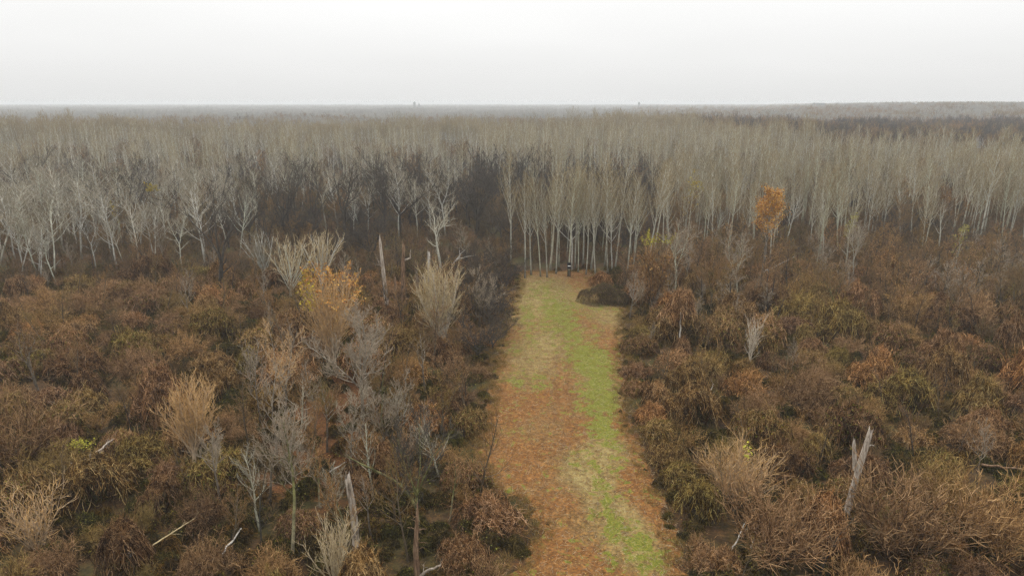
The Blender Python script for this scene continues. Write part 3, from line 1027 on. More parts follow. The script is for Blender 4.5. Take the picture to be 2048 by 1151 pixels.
hero('bare_shrub', 'wide orange-brown bush at the edge of the picture below the reddish tree', (38, 935), 800, 5.2, [('stem', shrub(21, 5.0, 40, .6, (.1, .9), 9, 6, 1.2)[0].mesh('stem', M['rose_twig']))], 0, 'shrub', 2.2, 'wide orange-brown bush')
hero('bare_shrub', 'upright tan clump of stiff shoots in the lower corner', (72, 1092), 985, 4.4, [('stem', shrub(22, 4.2, 34, .5, (.05, .6), 6, 4, 1.3)[0].mesh('stem', M['tan_twig']))], 0, 'shrub', 1.8, 'upright tan clump')
hero('bare_tree', 'spindly grey tree between the tan fan-shaped tree and the slender mossy-trunked tree', (440, 1010), 850, 8.0, slim(23, 8.0, 'grey_trunk', 'grey_twig', 0.4), .9, phrase='spindly grey tree')
for k, (bx, by, ty, lab) in enumerate([(620, 960, 800, 'thin dark tree rising from red leaf litter beside the slender mossy-trunked tree'), (770, 930, 760, 'dark thin-stemmed tree above the red leaf litter beside the large grey tree'),
                                       (880, 880, 735, 'twiggy brown tree leaning over the dark hollow at the clearing edge'), (930, 830, 690, 'reddish twiggy tree at the clearing edge below the shaving-brush tree'),
                                       (960, 660, 540, 'dull brown tree between the shaving-brush tree and the head of the clearing'), (790, 1040, 905, 'dead grey thin tree behind the jagged brown snag')]):
    hero('bare_tree', lab, (bx, by), ty, 10.0, fork(24 + k, 10.0, 'brown_trunk', 'rose_twig' if k in (2, 3) else 'grey_twig' if k in (1, 4) else 'brown_twig', nf=3, fork=.3, r=.2, ang=.5, n1=10, n2=8, n3=7), 1.3 * k, keep=.8)

# the leaning mossy limb
x_, y_ = ground_at(838, 1030)
z0 = 3.4
thing('leaning_trunk', 'dark mossy limb leaning across the hollow towards the broken grey snag', 'dead tree', x_, y_,
      [('branch', limb(31, [(.2, 0, -.2), (-.6, .1, 1.6), (-2.2, .3, 3.2), (-4.4, .6, 4.6), (-6.2, .8, 5.4)], .17, .05, 'moss_trunk', .7, 10, .3))], keep=0, phrase='leaning mossy limb')

# snags
x_, y_ = ground_at(1690, 1035)
h = height_at(862, y_)
e = thing('dead_snag', 'tall forked bleached snag standing alone in the brambles', 'dead tree', x_, y_,
          [('trunk', snag_trunk(41, h, .34, .19, (.13, .0), .03, .45).mesh('trunk', M['snag'])),
           ('branch', MB().add(*(lambda v: (v, np.stack([np.arange(5 * 7).reshape(5, 7)[:, :], np.roll(np.arange(5 * 7).reshape(5, 7), -1, 1), np.roll(np.arange(5 * 7).reshape(5, 7), -1, 1) + 7, np.arange(5 * 7).reshape(5, 7) + 7], -1).reshape(-1, 4)))(
               np.concatenate([np.stack([.25 - .45 * q + r_ * np.cos(np.arange(7) * TAU / 7), -.05 + r_ * np.sin(np.arange(7) * TAU / 7), h * (.55 + .31 * q) + (np.array([0, .5, .1, .7, .2, .4, .05]) if q == 1 else np.zeros(7))], 1)
                               for q, r_ in ((0, .2), (.2, .2), (.45, .19), (.7, .17), (.9, .15), (1, .1))])), .9).mesh('branch', M['snag'])),
           ('branch', limb(42, [(.13 * h * .8, 0, h * .80), (.13 * h * .8 + .4, -.1, h * .84), (.13 * h * .8 + .75, -.1, h * .83)], .07, .02, 'snag'))], keep=1.6, phrase='forked bleached snag', at=(1703, 930))
x_, y_ = ground_at(716, 1112)
h = height_at(950, y_)
thing('dead_snag', 'broken grey snag with a splintered hollow top behind the pale fan tree', 'dead tree', x_, y_,
      [('trunk', snag_trunk(43, h, .36, .20, (-.06, .0), .06, .7).mesh('trunk', M['snag'])), ('branch', limb(44, [(0, 0, h * .55), (.5, -.2, h * .62), (.8, -.3, h * .66)], .06, .02, 'snag_brown', .5, 5)),
       ('branch', limb(45, [(0, 0, h * .4), (.45, -.3, h * .42), (.9, -.3, h * .5)], .06, .02, 'snag_brown', .5, 5))], keep=1.0, phrase='broken grey snag', at=(705, 1010))
x_, y_ = ground_at(832, 1160)
h = height_at(1015, y_)
parts = [('trunk', snag_trunk(46, h, .34, .09, (.06, 0), .05, .7).mesh('trunk', M['snag_brown']))]
rg = np.random.default_rng(5)
for k in range(14):
    z = h * rg.uniform(.25, .9)
    a = rg.uniform(0, TAU)
    l = rg.uniform(.4, 1.0)
    parts.append(('branch', limb(50 + k, [(.06 * z, 0, z), (.06 * z + l * .6 * math.cos(a), l * .6 * math.sin(a), z + .1), (.06 * z + l * math.cos(a), l * math.sin(a), z + .05)], .035, .01, 'snag_brown', .6)))
parts.append(('branch', limb(66, [(.1, -.1, .3), (1.0, -.3, 1.2), (2.0, -.4, 1.7)], .16, .05, 'snag', .6, 4, .3)))
thing('dead_snag', 'jagged brown snag bristling with short stubs at the bottom edge', 'dead tree', x_, y_, parts, keep=1.0, phrase='jagged brown snag', at=(840, 1080))
for k, (bx, by, ty, r0, ln, mt, lab, ph) in enumerate([
        (773, 628, 478, .36, -.02, 'snag', 'tall pale-topped snag rising behind the scrub left of the reddish snag', 'tall pale-topped snag'),
        (806, 612, 488, .42, .06, 'snag_brown', 'reddish snag with a hooked broken top and flaking bark', 'reddish hooked snag'),
        (860, 572, 506, .40, -.01, 'bleached', 'short charred stump of a tree with a white broken tip', 'white-tipped stump'),
        (795, 622, 556, .30, -.05, 'snag_brown', 'short dark stub standing between the two tall snags', 'short dark stub')]):
    x_, y_ = ground_at(bx, by)
    h = height_at(ty, y_)
    ps = [('trunk', snag_trunk(70 + k, h, r0, r0 * .6, (ln, 0), .04, .9).mesh('trunk', M[mt]))]
    if k == 1:
        ps.append(('branch', limb(75, [(.06 * h, 0, h * .75), (.06 * h + 1.0, 0, h * .78), (.06 * h + 1.1, 0, h * .92)], .2, .05, 'snag', .8)))
        ps.append(('branch', limb(76, [(0, 0, h * .12), (1.6, -.4, h * .13), (3.0, -.6, h * .16)], .2, .07, 'snag_brown', .4)))
    if k == 0:
        ps.append(('branch', limb(77, [(0, 0, h * .1), (1.8, -.2, h * .11), (3.6, -.4, h * .05)], .22, .1, 'snag_brown', .3)))
        ps.append(('branch', limb(78, [(0, 0, h * .6), (-.8, 0, h * .66), (-1.2, 0, h * .75)], .12, .03, 'snag', .8, 5)))
    thing('dead_snag', lab, 'dead tree', x_, y_, ps, keep=1.0, phrase=ph, at=(bx, (by + ty) / 2))

# trees of the middle distance
hero('bare_tree', 'crooked pale tree leaning over broken white branches', (884, 552), 385, 17.0, fork(80, 17.0, 'pale_trunk', 'pale_twig', nf=3, fork=.42, r=.3, ang=.4, n1=10, n2=8, n3=5, wig=.2), 4.0, phrase='crooked pale tree')
x_, y_ = ground_at(893, 560)
thing('fallen_branch', 'bleached forked branches broken down beside the crooked pale tree', 'branch', x_, y_ - 1,
      [('branch', limb(81, [(-.6, 0, .0), (.6, .2, 2.4), (2.2, .3, 4.6), (4.0, .3, 6.6)], .2, .06, 'bleached')), ('branch', limb(82, [(.6, .2, 2.4), (2.0, .5, 3.8), (3.0, .6, 5.4), (2.9, .6, 7.0)], .13, .04, 'bleached')),
       ('branch', limb(83, [(2.2, .3, 4.6), (4.2, 0, 5.2), (6.3, -.2, 5.6)], .09, .03, 'bleached'))], keep=0)
hero('dark_tree', 'dark heavy-limbed double tree standing above the scrub among pale trees', (442, 582), 378, 19.0, fork(84, 19.0, 'dark_trunk', 'dark_twig', nf=3, fork=.3, r=.5, ang=.42, n1=8, n2=5, n3=4, wig=.14, thick=1.5), 2.6, phrase='dark double tree', keep=2)
hero('dark_tree', 'tall dark crooked tree above the black thicket', (688, 500), 318, 19.0, fork(85, 19.0, 'dark_trunk', 'dark_twig', nf=4, fork=.4, r=.44, ang=.4, n1=7, n2=5, n3=4, wig=.15, thick=1.5), .6, phrase='tall dark tree', keep=2)
hero('dark_tree', 'dark slanting tree beside the tall dark crooked tree', (625, 505), 342, 17.0, fork(86, 17.0, 'dark_trunk', 'dark_twig', nf=3, fork=.45, r=.4, ang=.5, n1=7, n2=5, n3=4, wig=.15, thick=1.5), 3.6, phrase='dark slanting tree', keep=2)
for k, (bx, by, ty, lab) in enumerate([(582, 596, 462, 'low pale willow-like tree left of its twin under the dark slanting tree'), (645, 585, 448, 'low pale willow-like tree beside the black thicket'),
                                       (530, 560, 440, 'greyish spreading tree between the dark double tree and the pale willow-like trees')]):
    hero('bare_tree', lab, (bx, by), ty, 11.0, fan(87 + k, 11.0, 'pale_trunk', 'straw_twig' if k < 2 else 'pale_twig', trunk=.22, r=.24, nst=14, lean=(.08, .8), n2=9, n3=7, wig=.1, thick=1.3), k * 1.1, phrase=['first willow-like tree', 'second willow-like tree', None][k], keep=2)
for k, (bx, by, ty, H0, lab) in enumerate([(968, 410, 284, 16.0, 'dark spreading tree above the canopy behind the poplar stand'), (1042, 380, 296, 15.0, 'small dark tree whose crooked top breaks the canopy beside its larger twin'),
                                           (1076, 388, 288, 16.0, 'dark wide-crowned tree right behind the poplars at the clearing end')]):
    hero('dark_tree', lab, (bx, by), ty, H0, fork(92 + k, H0, 'dark_trunk', 'dark_twig', nf=4, fork=.3, r=.3, ang=.55, n1=8, n2=6, n3=6, thick=1.7), k * 2.1, phrase=None, keep=2)
ti = 0
for k, (bx, by, ty, wd, lab) in enumerate([(672, 525, 425, 1.2, 'black dense thicket under the tall dark crooked tree'), (745, 520, 405, 1.15, 'dark round thicket laced with pale dead branches'), (840, 470, 385, 1.1, 'dark grey thicket behind the reddish brush'),
                                           (985, 480, 395, 1.1, 'dark thicket bordering the poplar stand'), (1000, 560, 455, .8, 'dark thicket at the head of the clearing beside the first poplars'), (945, 420, 345, 1.3, 'blurred dark thicket beneath the spreading dark tree'),
                                           (1195, 400, 315, 1.3, 'dark clump showing between the poplar tops'), (490, 420, 320, .9, 'dark patch of twigs deep among pale trees'), (960, 560, 480, .9, 'dark thicket between the crooked pale tree and the clearing'),
                                           (800, 540, 470, .9, 'dark thicket behind the tall snags'), (925, 540, 468, .9, 'dark brush behind the bleached forked branches')]):
    hero('thicket_tree', lab, (bx, by), ty, 11.0, [('trunk', DRK[k % 2][0]), ('crown', DRK[k % 2][1])], k * 1.3, 'thicket', 2.5, ['black dense thicket', 'dark round thicket'][k] if k < 2 else None, wd)

for k, (bx, by, ty) in enumerate([(1012, 580, 505), (990, 610, 530), (1000, 640, 570), (975, 660, 560), (985, 700, 610), (955, 720, 620), (965, 600, 500), (935, 640, 545), (930, 600, 505)]):
    hero('thicket_tree', 'dark dense thicket, %s from the wood along the clearing edge beside the shaving-brush tree' % NUMW[k], (bx, by), ty, 11.0, [('trunk', DRK[k % 2][0]), ('crown', DRK[k % 2][1])], k * 1.7, 'thicket', 1.2, None, 1.1)
for k, (bx, by, ty) in enumerate([(500, 905, 760), (520, 1060, 900), (640, 1010, 870), (655, 905, 760), (700, 940, 780), (745, 1000, 850), (760, 870, 720), (800, 905, 770), (815, 985, 855), (600, 900, 745), (690, 1060, 930), (745, 1075, 940), (460, 1100, 975), (880, 960, 830), (900, 1040, 920), (850, 790, 660)]):
    hero('thin_tree', 'tall thin bare tree, %s of those rising through the scrub before the large grey tree' % NUMW[k], (bx, by), ty, 10.0,
         slim(900 + k, 10.0, ['brown_trunk', 'poplar_trunk', 'moss_trunk', 'grey_trunk'][k % 4], ['brown_twig', 'pale_twig', 'rose_twig'][k % 3], .3 + .05 * (k % 4)), k, keep=.5)

# right of the clearing
tr_, cr_, tp_ = poplar(110, 17.0, .26, 24, 7, 6, .50, 1.3, .8, .30, .7, .1, .02, True)
rg = np.random.default_rng(1)
tp_ = tp_[:, 1:].reshape(-1, 3)
tp_ = tp_[tp_[:, 2] > 8.6]
hero('tree', 'tree with a bright orange leafy top and a bare forked trunk', (1522, 572), 386, 17.0,
     [('trunk', tr_.mesh('trunk', M['grey_trunk'])), ('crown', cr_.mesh('crown', M['tan_twig'])), ('leaves', MB().leaves(rg, tp_[rg.integers(0, len(tp_), 4200)] + rg.normal(0, .3, (4200, 3)), .22, rg.beta(1.0, 1.0, 4200), .8).mesh('leaves', M['orange_leaf']))],
     .3, phrase='bright orange tree', keep=2, wide=1.0)
x_, y_ = ground_at(1515, 570)
thing('dead_branch', 'long pale dead limb reaching out low beside the bright orange tree', 'branch', x_, y_ - .8,
      [('branch', limb(111, [(.1, .2, 2.6), (1.6, 0, 3.6), (4.0, -.2, 5.0), (6.4, -.3, 6.4)], .14, .03, 'bleached', .6, 5, .2)), ('branch', limb(112, [(.1, .2, 2.6), (.0, .2, 1.0), (-.1, .3, -.2)], .15, .16, 'snag'))], keep=0)
hero('bare_tree', 'small neat bare tree standing at the clearing edge below the olive bush', (1258, 642), 548, 8.0, slim(113, 8.0, 'grey_trunk', 'grey_twig', 0.3), .5, phrase='small neat clearing-edge tree', keep=1.5)
hero('vine_tree', 'rust-brown leafy tree topped with yellow-green leaves at the poplar edge', (1305, 628), 474, 12.0,
     fan(114, 12.0, 'brown_trunk', 'rose_twig', [('litter', lambda T: T[:, 2] < 9.5, 1400, .26), ('lime_leaf', lambda T: T[:, 2] > 11.0, 260, .22)], trunk=.12, r=.2, nst=22, lean=(.03, .5), n2=9, n3=6), 1.0, phrase='rust-brown leafy tree', keep=2.5)
hero('bare_tree', 'small white-twigged tree shining out of the brown mounds', (1495, 748), 624, 8.0, fan(115, 8.0, 'white_twig', 'white_twig', trunk=.3, r=.13, nst=10, lean=(.05, .45), n2=8, n3=5), 0, phrase='small white-twigged tree')
hero('vine_tree', 'vine-smothered tree with a bare white stem under its hood', (1356, 702), 588, 8.0,
     [('trunk', limb(116, [(0, 0, -.2), (.1, 0, 2.5), (.0, .1, 5.5)], .12, .08, 'bleached', .9)), ('crown', vine_mound(117, 4.4, 4.0, 4.0, 1500, 5)[0].mesh('crown', M['vine']))], 0, phrase='white-stemmed vine tree')
for o_ in [c for c in bpy.data.objects if c.parent and c.parent.get('label', '').startswith('vine-smothered') and c.name.startswith('crown')]:
    o_.location.z = 4.2
hero('bush', 'low dark olive mound of dense brush standing out into the clearing', (1208, 605), 568, 4.0, [('stem', vine_mound(118, 11.0, 6.0, 4.0, 3800, 12, 0, 160, .2)[0].mesh('stem', M['under_twig'])), ('leaves', vine_mound(118, 11.0, 6.0, 4.0, 900, 12, 2200)[1].mesh('leaves', M['olive_leaf']))], 0, 'bush', 4.2, 'dark olive bush')
for k, (bx, by, ty, wd, lab) in enumerate([(1800, 1118, 955, 1.15, 'big pinkish bush of fanned bare shoots at the bottom edge'), (1862, 1035, 925, .9, 'pale pink-grey fan of stiff shoots behind the big pinkish bush'), (1475, 1000, 890, 1.0, 'orange-flushed bush with a sprig of yellow leaves on top'),
                                           (1985, 1120, 985, 1.1, 'grey-brown fanned bush in the lower corner'), (1545, 1120, 985, 1.1, 'reddish twiggy bush in front of the forked bleached snag')]):
    hero('bare_shrub', lab, (bx, by), ty, 5.0, [('stem', shrub(120 + k, 4.6, 46, .6, (.05, .95), 10, 6, 1.2)[0].mesh('stem', M['rose_twig' if k != 2 else 'tan_twig']))]
         + ([('leaves', MB().leaves(np.random.default_rng(3), np.random.default_rng(4).normal(0, .3, (34, 3)) + np.array([-.6, 0, 4.9]), .22).mesh('leaves', M['lime_leaf']))] if k == 2 else []), k, 'shrub', 2.4,
         ['big pinkish bush', 'pink-grey fan bush', 'orange-flushed bush', 'grey-brown corner bush', 'reddish twiggy bush'][k], wd)
for k, (bx, by, ty, lab, col) in enumerate([(1690, 548, 425, 'slim pale tree with a few yellow leaves among the bare trees', 'lime_leaf'), (1876, 512, 382, 'tall white-stemmed tree with rusty leaves at its top', 'litter'), (1905, 560, 440, 'thin tree with pale yellow leaves next to the tall white-stemmed tree', 'lime_leaf'),
                                            (1372, 480, 346, 'yellowing poplar among the bare ones behind the rust-brown leafy tree', 'yellow_leaf'), (312, 470, 362, 'tree with a bright yellow cap deep in the pale stand', 'yellow_leaf'), (245, 490, 400, 'tree with scattered yellow leaves near the yellow-capped one', 'yellow_leaf'),
                                            (655, 470, 330, 'tall beige poplar rising behind the tall dark crooked tree', None)]):
    lf = None
    if col:
        lf = [(col, (lambda T: T[:, 2] > 15.0) if k in (4, 1) else (lambda T: T[:, 2] > 7.0), 1400 if k == 4 else 380, .25)]
    hero('tree', lab, (bx, by), ty, 18.0, fork(130 + k, 18.0, 'poplar_trunk', 'grey_twig' if k < 3 else 'poplar_twig', lf, nf=2, fork=.5, r=.2, ang=.22, n1=9, n2=6, n3=5), k * .8, phrase=['slim yellow-leaved tree', 'tall white-stemmed tree', None, None, 'yellow-capped tree', None, None][k], keep=2)
for k, (bx, by, ty, lab) in enumerate([(1118 + 590, 560, 440, 'grey tree with upright limbs in front of the poplars'), (1668, 640, 520, 'greenish-stemmed tree in the dark brush'), (2015, 640, 520, 'bare grey tree over the mounds at the picture edge'), (1905, 640, 540, 'dark crooked small tree over the brown mounds'),
                                       (1420, 640, 500, 'grey branching tree between the bright orange tree and the rust-brown leafy tree'), (1350, 590, 430, 'pale upright tree beside the rust-brown leafy tree'), (1475, 600, 450, 'pale brushy tree just left of the bright orange tree')]):
    mt, mc = (('poplar_trunk', 'grey_twig') if k in (0, 5, 6) else ('moss_trunk', 'brown_twig') if k == 1 else ('brown_trunk', 'brown_twig'))
    hero('bare_tree', lab, (bx, by), ty, 13.0, fork(140 + k, 13.0, mt, mc, nf=3, fork=.33, r=.15, ang=.4, n1=11, n2=8, n3=7), k * .9, keep=1.5)

# the dark shooting-stand box strapped to a poplar, logs, dead wood, a yellow bush
x_, y_ = ground_at(1137, 553)
BOXP = (x_, y_)
bm_ = MB()


def box_mb(x0, x1, y0, y1, z0_, z1, t=.5, mb=None):
    mb = mb or MB()
    V = np.array([[a, b, c] for c in (z0_, z1) for b in (y0, y1) for a in (x0, x1)], float)
    F = [[0, 2, 3, 1], [4, 5, 7, 6], [0, 1, 5, 4], [2, 6, 7, 3], [0, 4, 6, 2], [1, 3, 7, 5]]
    return mb.add(V, F, t)


zb = height_at(530, y_)
st = box_mb(-.36, .36, -.9, -.02, zb - .5, zb + .5)
box_mb(-.42, .42, -1.0, 0.05, zb + .5, zb + .57, .9, st)
box_mb(-.42, .42, -1.0, 0.05, zb - .57, zb - .5, .9, st)
ld = MB()
for sx in (-.3, .3):
    box_mb(sx - .04, sx + .04, -.9, -.82, 0, zb - .63, .2, ld)
for k in range(9):
    box_mb(-.26, .26, -.89, -.83, .3 + k * (zb - 1.3) / 9, .36 + k * (zb - 1.3) / 9, .2, ld)
thing('hunting_stand', 'small black hunting box with a white band fixed to a poplar trunk', 'hunting stand', x_, y_ - .25,
      [('cabin', st.mesh('cabin', M['black'], False)), ('white_band', box_mb(-.3, .3, -.93, -.89, zb - .10, zb + .08).mesh('white_band', M['white'], False)), ('ladder', ld.mesh('ladder', M['black'], False))], keep=1, phrase=None, at=(1138, 525))


def log(name, label, a, b, r, mat, lift=.3, seed=1, twigs=0):
    (xa, ya), (xb, yb) = ground_at(*a), ground_at(*b)
    ln = math.hypot(xb - xa, yb - ya)
    ps = [('trunk', limb(seed, [(0, 0, lift), ((xb - xa) * .5, (yb - ya) * .5, lift + .15), (xb - xa, yb - ya, lift + .3)], r, r * .6, mat, .8, twigs, .25))]
    return thing(name, label, 'log', xa, ya, ps, keep=0)


log('fallen_log', 'short pale split log lying in a dark gap of the lower scrub', (262, 1128), (290, 1092), .22, 'bleached', .6, 150)
log('fallen_log', 'thin pale fallen stem in the gap beside the mossy-trunked tree', (428, 1148), (485, 1075), .10, 'bleached', .7, 151)
log('fallen_branch', 'long curved bare branch arching over the dark gap near the split log', (310, 1120), (398, 1068), .06, 'straw_twig', 1.2, 152, 4)
for k, (a, b) in enumerate([((132, 968), (205, 925)), ((150, 975), (222, 935)), ((195, 925), (240, 895))]):
    log('fallen_log', ['weathered grey log, lowest of three lying together on the slope', 'weathered grey log in the middle of three lying together on the slope', 'weathered grey log, uppermost of three lying together on the slope'][k], a, b, .13, 'snag', 1.0, 153 + k, 6)
log('dead_branch', 'twisted white dead branch standing in the scrub near the wide orange-brown bush', (108, 872), (118, 828), .08, 'bleached', .8, 156, 3)
for k, (a, b, lab) in enumerate([((1462, 1112), (1490, 1062), 'pale dead branch poking from the brambles, upper of a crossed pair'), ((1500, 1110), (1512, 1070), 'pale dead branch poking from the brambles, lower of a crossed pair'), ((1415, 812), (1425, 785), 'thin white dead stick between the mounds beside the clearing'),
                                 ((660, 960), (700, 940), 'thin fallen grey stick on the litter behind the broken grey snag'), ((1960, 945), (2046, 962), 'long fallen log under vines at the edge of the picture')]):
    log('dead_branch', lab, a, b, .07 if k < 4 else .13, 'bleached' if k < 4 else 'snag_brown', .9, 160 + k, 2)
x_, y_ = ground_at(162, 915)
rg = np.random.default_rng(9)
thing('yellow_bush', 'small bush with bright lime-yellow leaves on the brown slope', 'bush', x_, y_, [('stem', shrub(170, 1.4, 12, .3, (.1, .8), 5, 3)[0].mesh('stem', M['brown_twig'])),
      ('leaves', MB().leaves(rg, rg.normal(0, 1, (230, 3)) * np.array([.55, .5, .28]) + np.array([0, 0, 1.35]), .2).mesh('leaves', M['lime_leaf']))], keep=.8, phrase='lime-yellow bush')

# ------------------------------------------------------------------ mounds, bushes and saplings of the scrub
rng = np.random.default_rng(77)
def autolabels(items):
    """items: (object, px, py, look): words that single each one out by its look and by the landmark it lies next to"""
    pend = {}
    for o, px, py, look in items:
        q, a, b, ph = min(((px - a) ** 2 + ((py - b) * 1.3) ** 2, a, b, ph) for a, b, ph in LAND)
        if abs(px - a) > abs(py - b) * 1.3:
            side = 'left of' if px < a else 'right of'
        else:
            side = 'behind' if py < b else 'in front of'
        pend.setdefault((look, side, ph), []).append((q, o))
    for (look, side, ph), v in pend.items():
        v.sort(key=lambda t_: t_[0])
        for k, (_q, o) in enumerate(v):
            o['label'] = '%s, %s %s the %s' % (look, NUMW[min(k, 19)], side, ph) if len(v) > 1 else '%s %s the %s' % (look, side, ph)


cand = jitter_grid(rng, -95, 95, 36, 150, 1.5, .5)
rng.shuffle(cand)
cx, cy = cand[:, 0], cand[:, 1]
dcl = clear_dist(cx, cy)
front = 140 + 5 * fnoise(cx, cx * 0, 40, 5)
lim = np.where(cx > 30, front + 6, front - 4)
ok = in_view(cx, cy, 5) & (dcl < -1.9) & (cy < lim) & (leafy_at(cx, cy) < .8)
cand = cand[ok]
size = .7 + .95 * rng.beta(1.2, 1.8, len(cand))
near_edge = clear_dist(cand[:, 0], cand[:, 1]) > -4.5
size[near_edge] = np.minimum(size[near_edge], .85)
sel = thin(cand, 4.75 * size, [(x, y, r * .6) for x, y, r in KEEP])
sel = sorted(sel, key=lambda i: cand[i][1])[:560]
items = []
VLOOK = ['rust-brown vine mound', 'rust-brown vine mound', 'tall rust-brown vine mound', 'brown vine mound', 'low brown vine mound', 'broad lumpy vine mound', 'greenish vine mound', 'greenish vine mound']
for n_, i in enumerate(sel):
    x, y = cand[i]
    px, py = pix(x, y, 1.5)
    pg = .7 if (px < 640 and 560 < py < 760) else .3
    k = int(rng.integers(6, 8)) if rng.random() < pg else int(rng.integers(0, 6))
    s = size[i]
    far_ = n_ >= 290
    tall = min(s * rng.uniform(.7, 1.35) * (1.6 if x > 8 else 1.25), s * (1.5 if s > .9 else 1.1))
    tg = rng.random() < .42
    if tg:
        kt = int(rng.integers(0, 5))
        o = obj('bramble_tangle', TANGLE[kt], None, (x, y, float(terrain(x, y)) - .05), rng.uniform(0, TAU), (s * 1.05, s, tall * .95))
        tag(o, 'x', 'shrub', 'tangled brambles of the scrub')
        items.append((o, px, py, ['low russet bramble tangle', 'brown bramble tangle', 'tall russet bramble tangle', 'loose brown bramble tangle', 'russet bramble tangle'][kt]))
        KEEP.append((x, y, 1.1 * s))
        continue
    o = obj('bramble_mound' if far_ else 'vine_shrub', MOUNDS[k], None, (x, y, float(terrain(x, y)) - .05), rng.uniform(0, TAU), (s * rng.uniform(.85, 1.1), s, tall))
    tag(o, 'x', 'shrub', 'bramble mounds before the wood' if far_ else 'vine-draped shrubs of the scrub')
    if MLEAF[k] is not None:
        obj('foliage', MLEAF[k], o)
    items.append((o, px, py, VLOOK[k].replace('vine', 'bramble') if far_ else VLOOK[k]))
    KEEP.append((x, y, 1.1 * s))
print('mounds', len(sel))

cand = jitter_grid(rng, -95, 95, 40, 150, 1.7, .5)
rng.shuffle(cand)
cx, cy = cand[:, 0], cand[:, 1]
ok = in_view(cx, cy, 3) & (clear_dist(cx, cy) < -1.6) & (cy < np.where(cx > 30, 150, 138))
cand = cand[ok]
size = rng.uniform(.55, 1.15, len(cand))
sel = thin(cand, 5.6 * size, [(x, y, r * .8) for x, y, r in KEEP])[:140]
SLOOK = ['brown twiggy bush', 'pinkish twiggy bush', 'brown upright bush', 'pinkish spreading bush']
for i in sel:
    x, y = cand[i]
    k = int(rng.integers(0, 4))
    o = obj('bare_shrub', SHRUB[k], None, (x, y, float(terrain(x, y))), rng.uniform(0, TAU), size[i] * rng.uniform(.8, 1.1))
    tag(o, 'x', 'shrub', 'bare twiggy shrubs of the scrub')
    items.append((o, *pix(x, y, 1.5), SLOOK[k]))
print('shrubs', len(sel))

cand = jitter_grid(rng, -95, 95, 46, 150, 3, .5)
rng.shuffle(cand)
cx, cy = cand[:, 0], cand[:, 1]
pxs = np.array([pix(a, b, 0)[0] for a, b in cand])
dens = np.where((pxs > 480) & (pxs < 960), 1.0, np.where(pxs > 1240, .36, .22)) * np.where(cy > 100, np.where(pxs > 1240, 3.0, 1.8), 1.0)
ok = in_view(cx, cy, 2) & (clear_dist(cx, cy) < -2.5) & (rng.uniform(0, 1, len(cand)) < dens)
cand = cand[ok]
sel = thin(cand, 4.0, [(x, y, .2) for x, y, r in KEEP])[:300]
for i in sel:
    x, y = cand[i]
    k = int(rng.integers(0, 5))
    s = rng.uniform(.5, 1.1) * (1.15 if 480 < pix(x, y, 0)[0] < 980 else 1.0 if y > 105 else .8)
    o = thing('bare_sapling', 'x', 'sapling', x, y, [('trunk', SAP[k][0]), ('crown', SAP[k][1])], rng.uniform(0, TAU), s, 'bare saplings in the scrub', 0)
    items.append((o, *pix(x, y, 3), ['thin bare brown sapling', 'dark-stemmed reddish sapling', 'pale grey bare sapling', 'brown spreading sapling', 'dark-stemmed brown sapling'][k]))
cand = jitter_grid(rng, 12, 125, 112, 164, 3.6, .5)
cand = cand[in_view(cand[:, 0], cand[:, 1], 2) & (clear_dist(cand[:, 0], cand[:, 1]) < -3) & (rng.uniform(0, 1, len(cand)) < .42)]
for x, y in cand:
    if y > CY1 - 2 and x < 30:
        continue
    k = int(rng.integers(0, 5))
    s = rng.uniform(.6, 1.15)
    o = thing('rusty_sapling', 'x', 'sapling', x, y, [('trunk', RUS[k][0]), ('crown', RUS[k][1])], rng.uniform(0, TAU), (s * 1.15, s * 1.15, s), 'rusty saplings before the wood', 0)
    items.append((o, *pix(x, y, 4), 'rusty brown bare sapling' if k % 2 else 'dusky twiggy sapling'))
print('saplings', len(sel), len(cand))
autolabels(items)

# ------------------------------------------------------------------ the forest
rng = np.random.default_rng(99)
fp = jitter_grid(rng, -420, 420, 132, 520, 4.3, .5)
fx, fy = fp[:, 0], fp[:, 1]
dep = fy * math.cos(PITCH) + CAM_H * math.sin(PITCH)
fpx = 1024 + FPX * fx / dep
fr = np.interp(fpx, [-200, 0, 250, 500, 560, 700, 960, 1000, 1030, 1260, 1300, 1450, 1600, 1800, 2048, 2300], [138, 138, 137, 146, 165, 185, 180, 150, 143.5, 143.5, 152, 150, 156, 160, 158, 160]) + np.where(fpx > 1300, 9.0, 3.5) * fnoise(fx, fy * 0, 24, 8)
beige_end = np.interp(fpx, [-200, 0, 500, 900, 1150, 1300, 1450, 1700, 2048, 2300], [470, 470, 500, 520, 520, 520, 500, 400, 365, 350])
ok = in_view(fx, fy, 14) & (fy > fr) & (fy < beige_end)
u_ = rng.uniform(0, 1, len(fp))
patch = fnoise(fx, fy, 60, 31) + .6 * fnoise(fx, fy, 23, 32)                    # where the wood is thin or full
mid = (fpx > 520) & (fpx < 985) & (fy < 255)
hollow = (fpx > 930) & (fpx < 1300) & (fy > 163 + 6 * fnoise(fx, fx * 0, 30, 41)) & (fy < 290 + 20 * fnoise(fx, fx * 0, 50, 42))                   # the dark hollow behind the poplars of the clearing
front_thin = np.where(fpx > 1300, np.clip((fy - fr) / 22, .35, 1), 1)
keepp = front_thin * np.where(mid, .52, np.where(hollow, .34, np.where(fpx < 985, .52, .64))) - .16 * (patch < -.4) - .10 * (fy > 220)
ok &= u_ < keepp
fp, fpx, patch, mid, hollow = fp[ok], fpx[ok], patch[ok], mid[ok], hollow[ok]
kk = sorted(range(len(fp)), key=lambda i: fp[i][1])
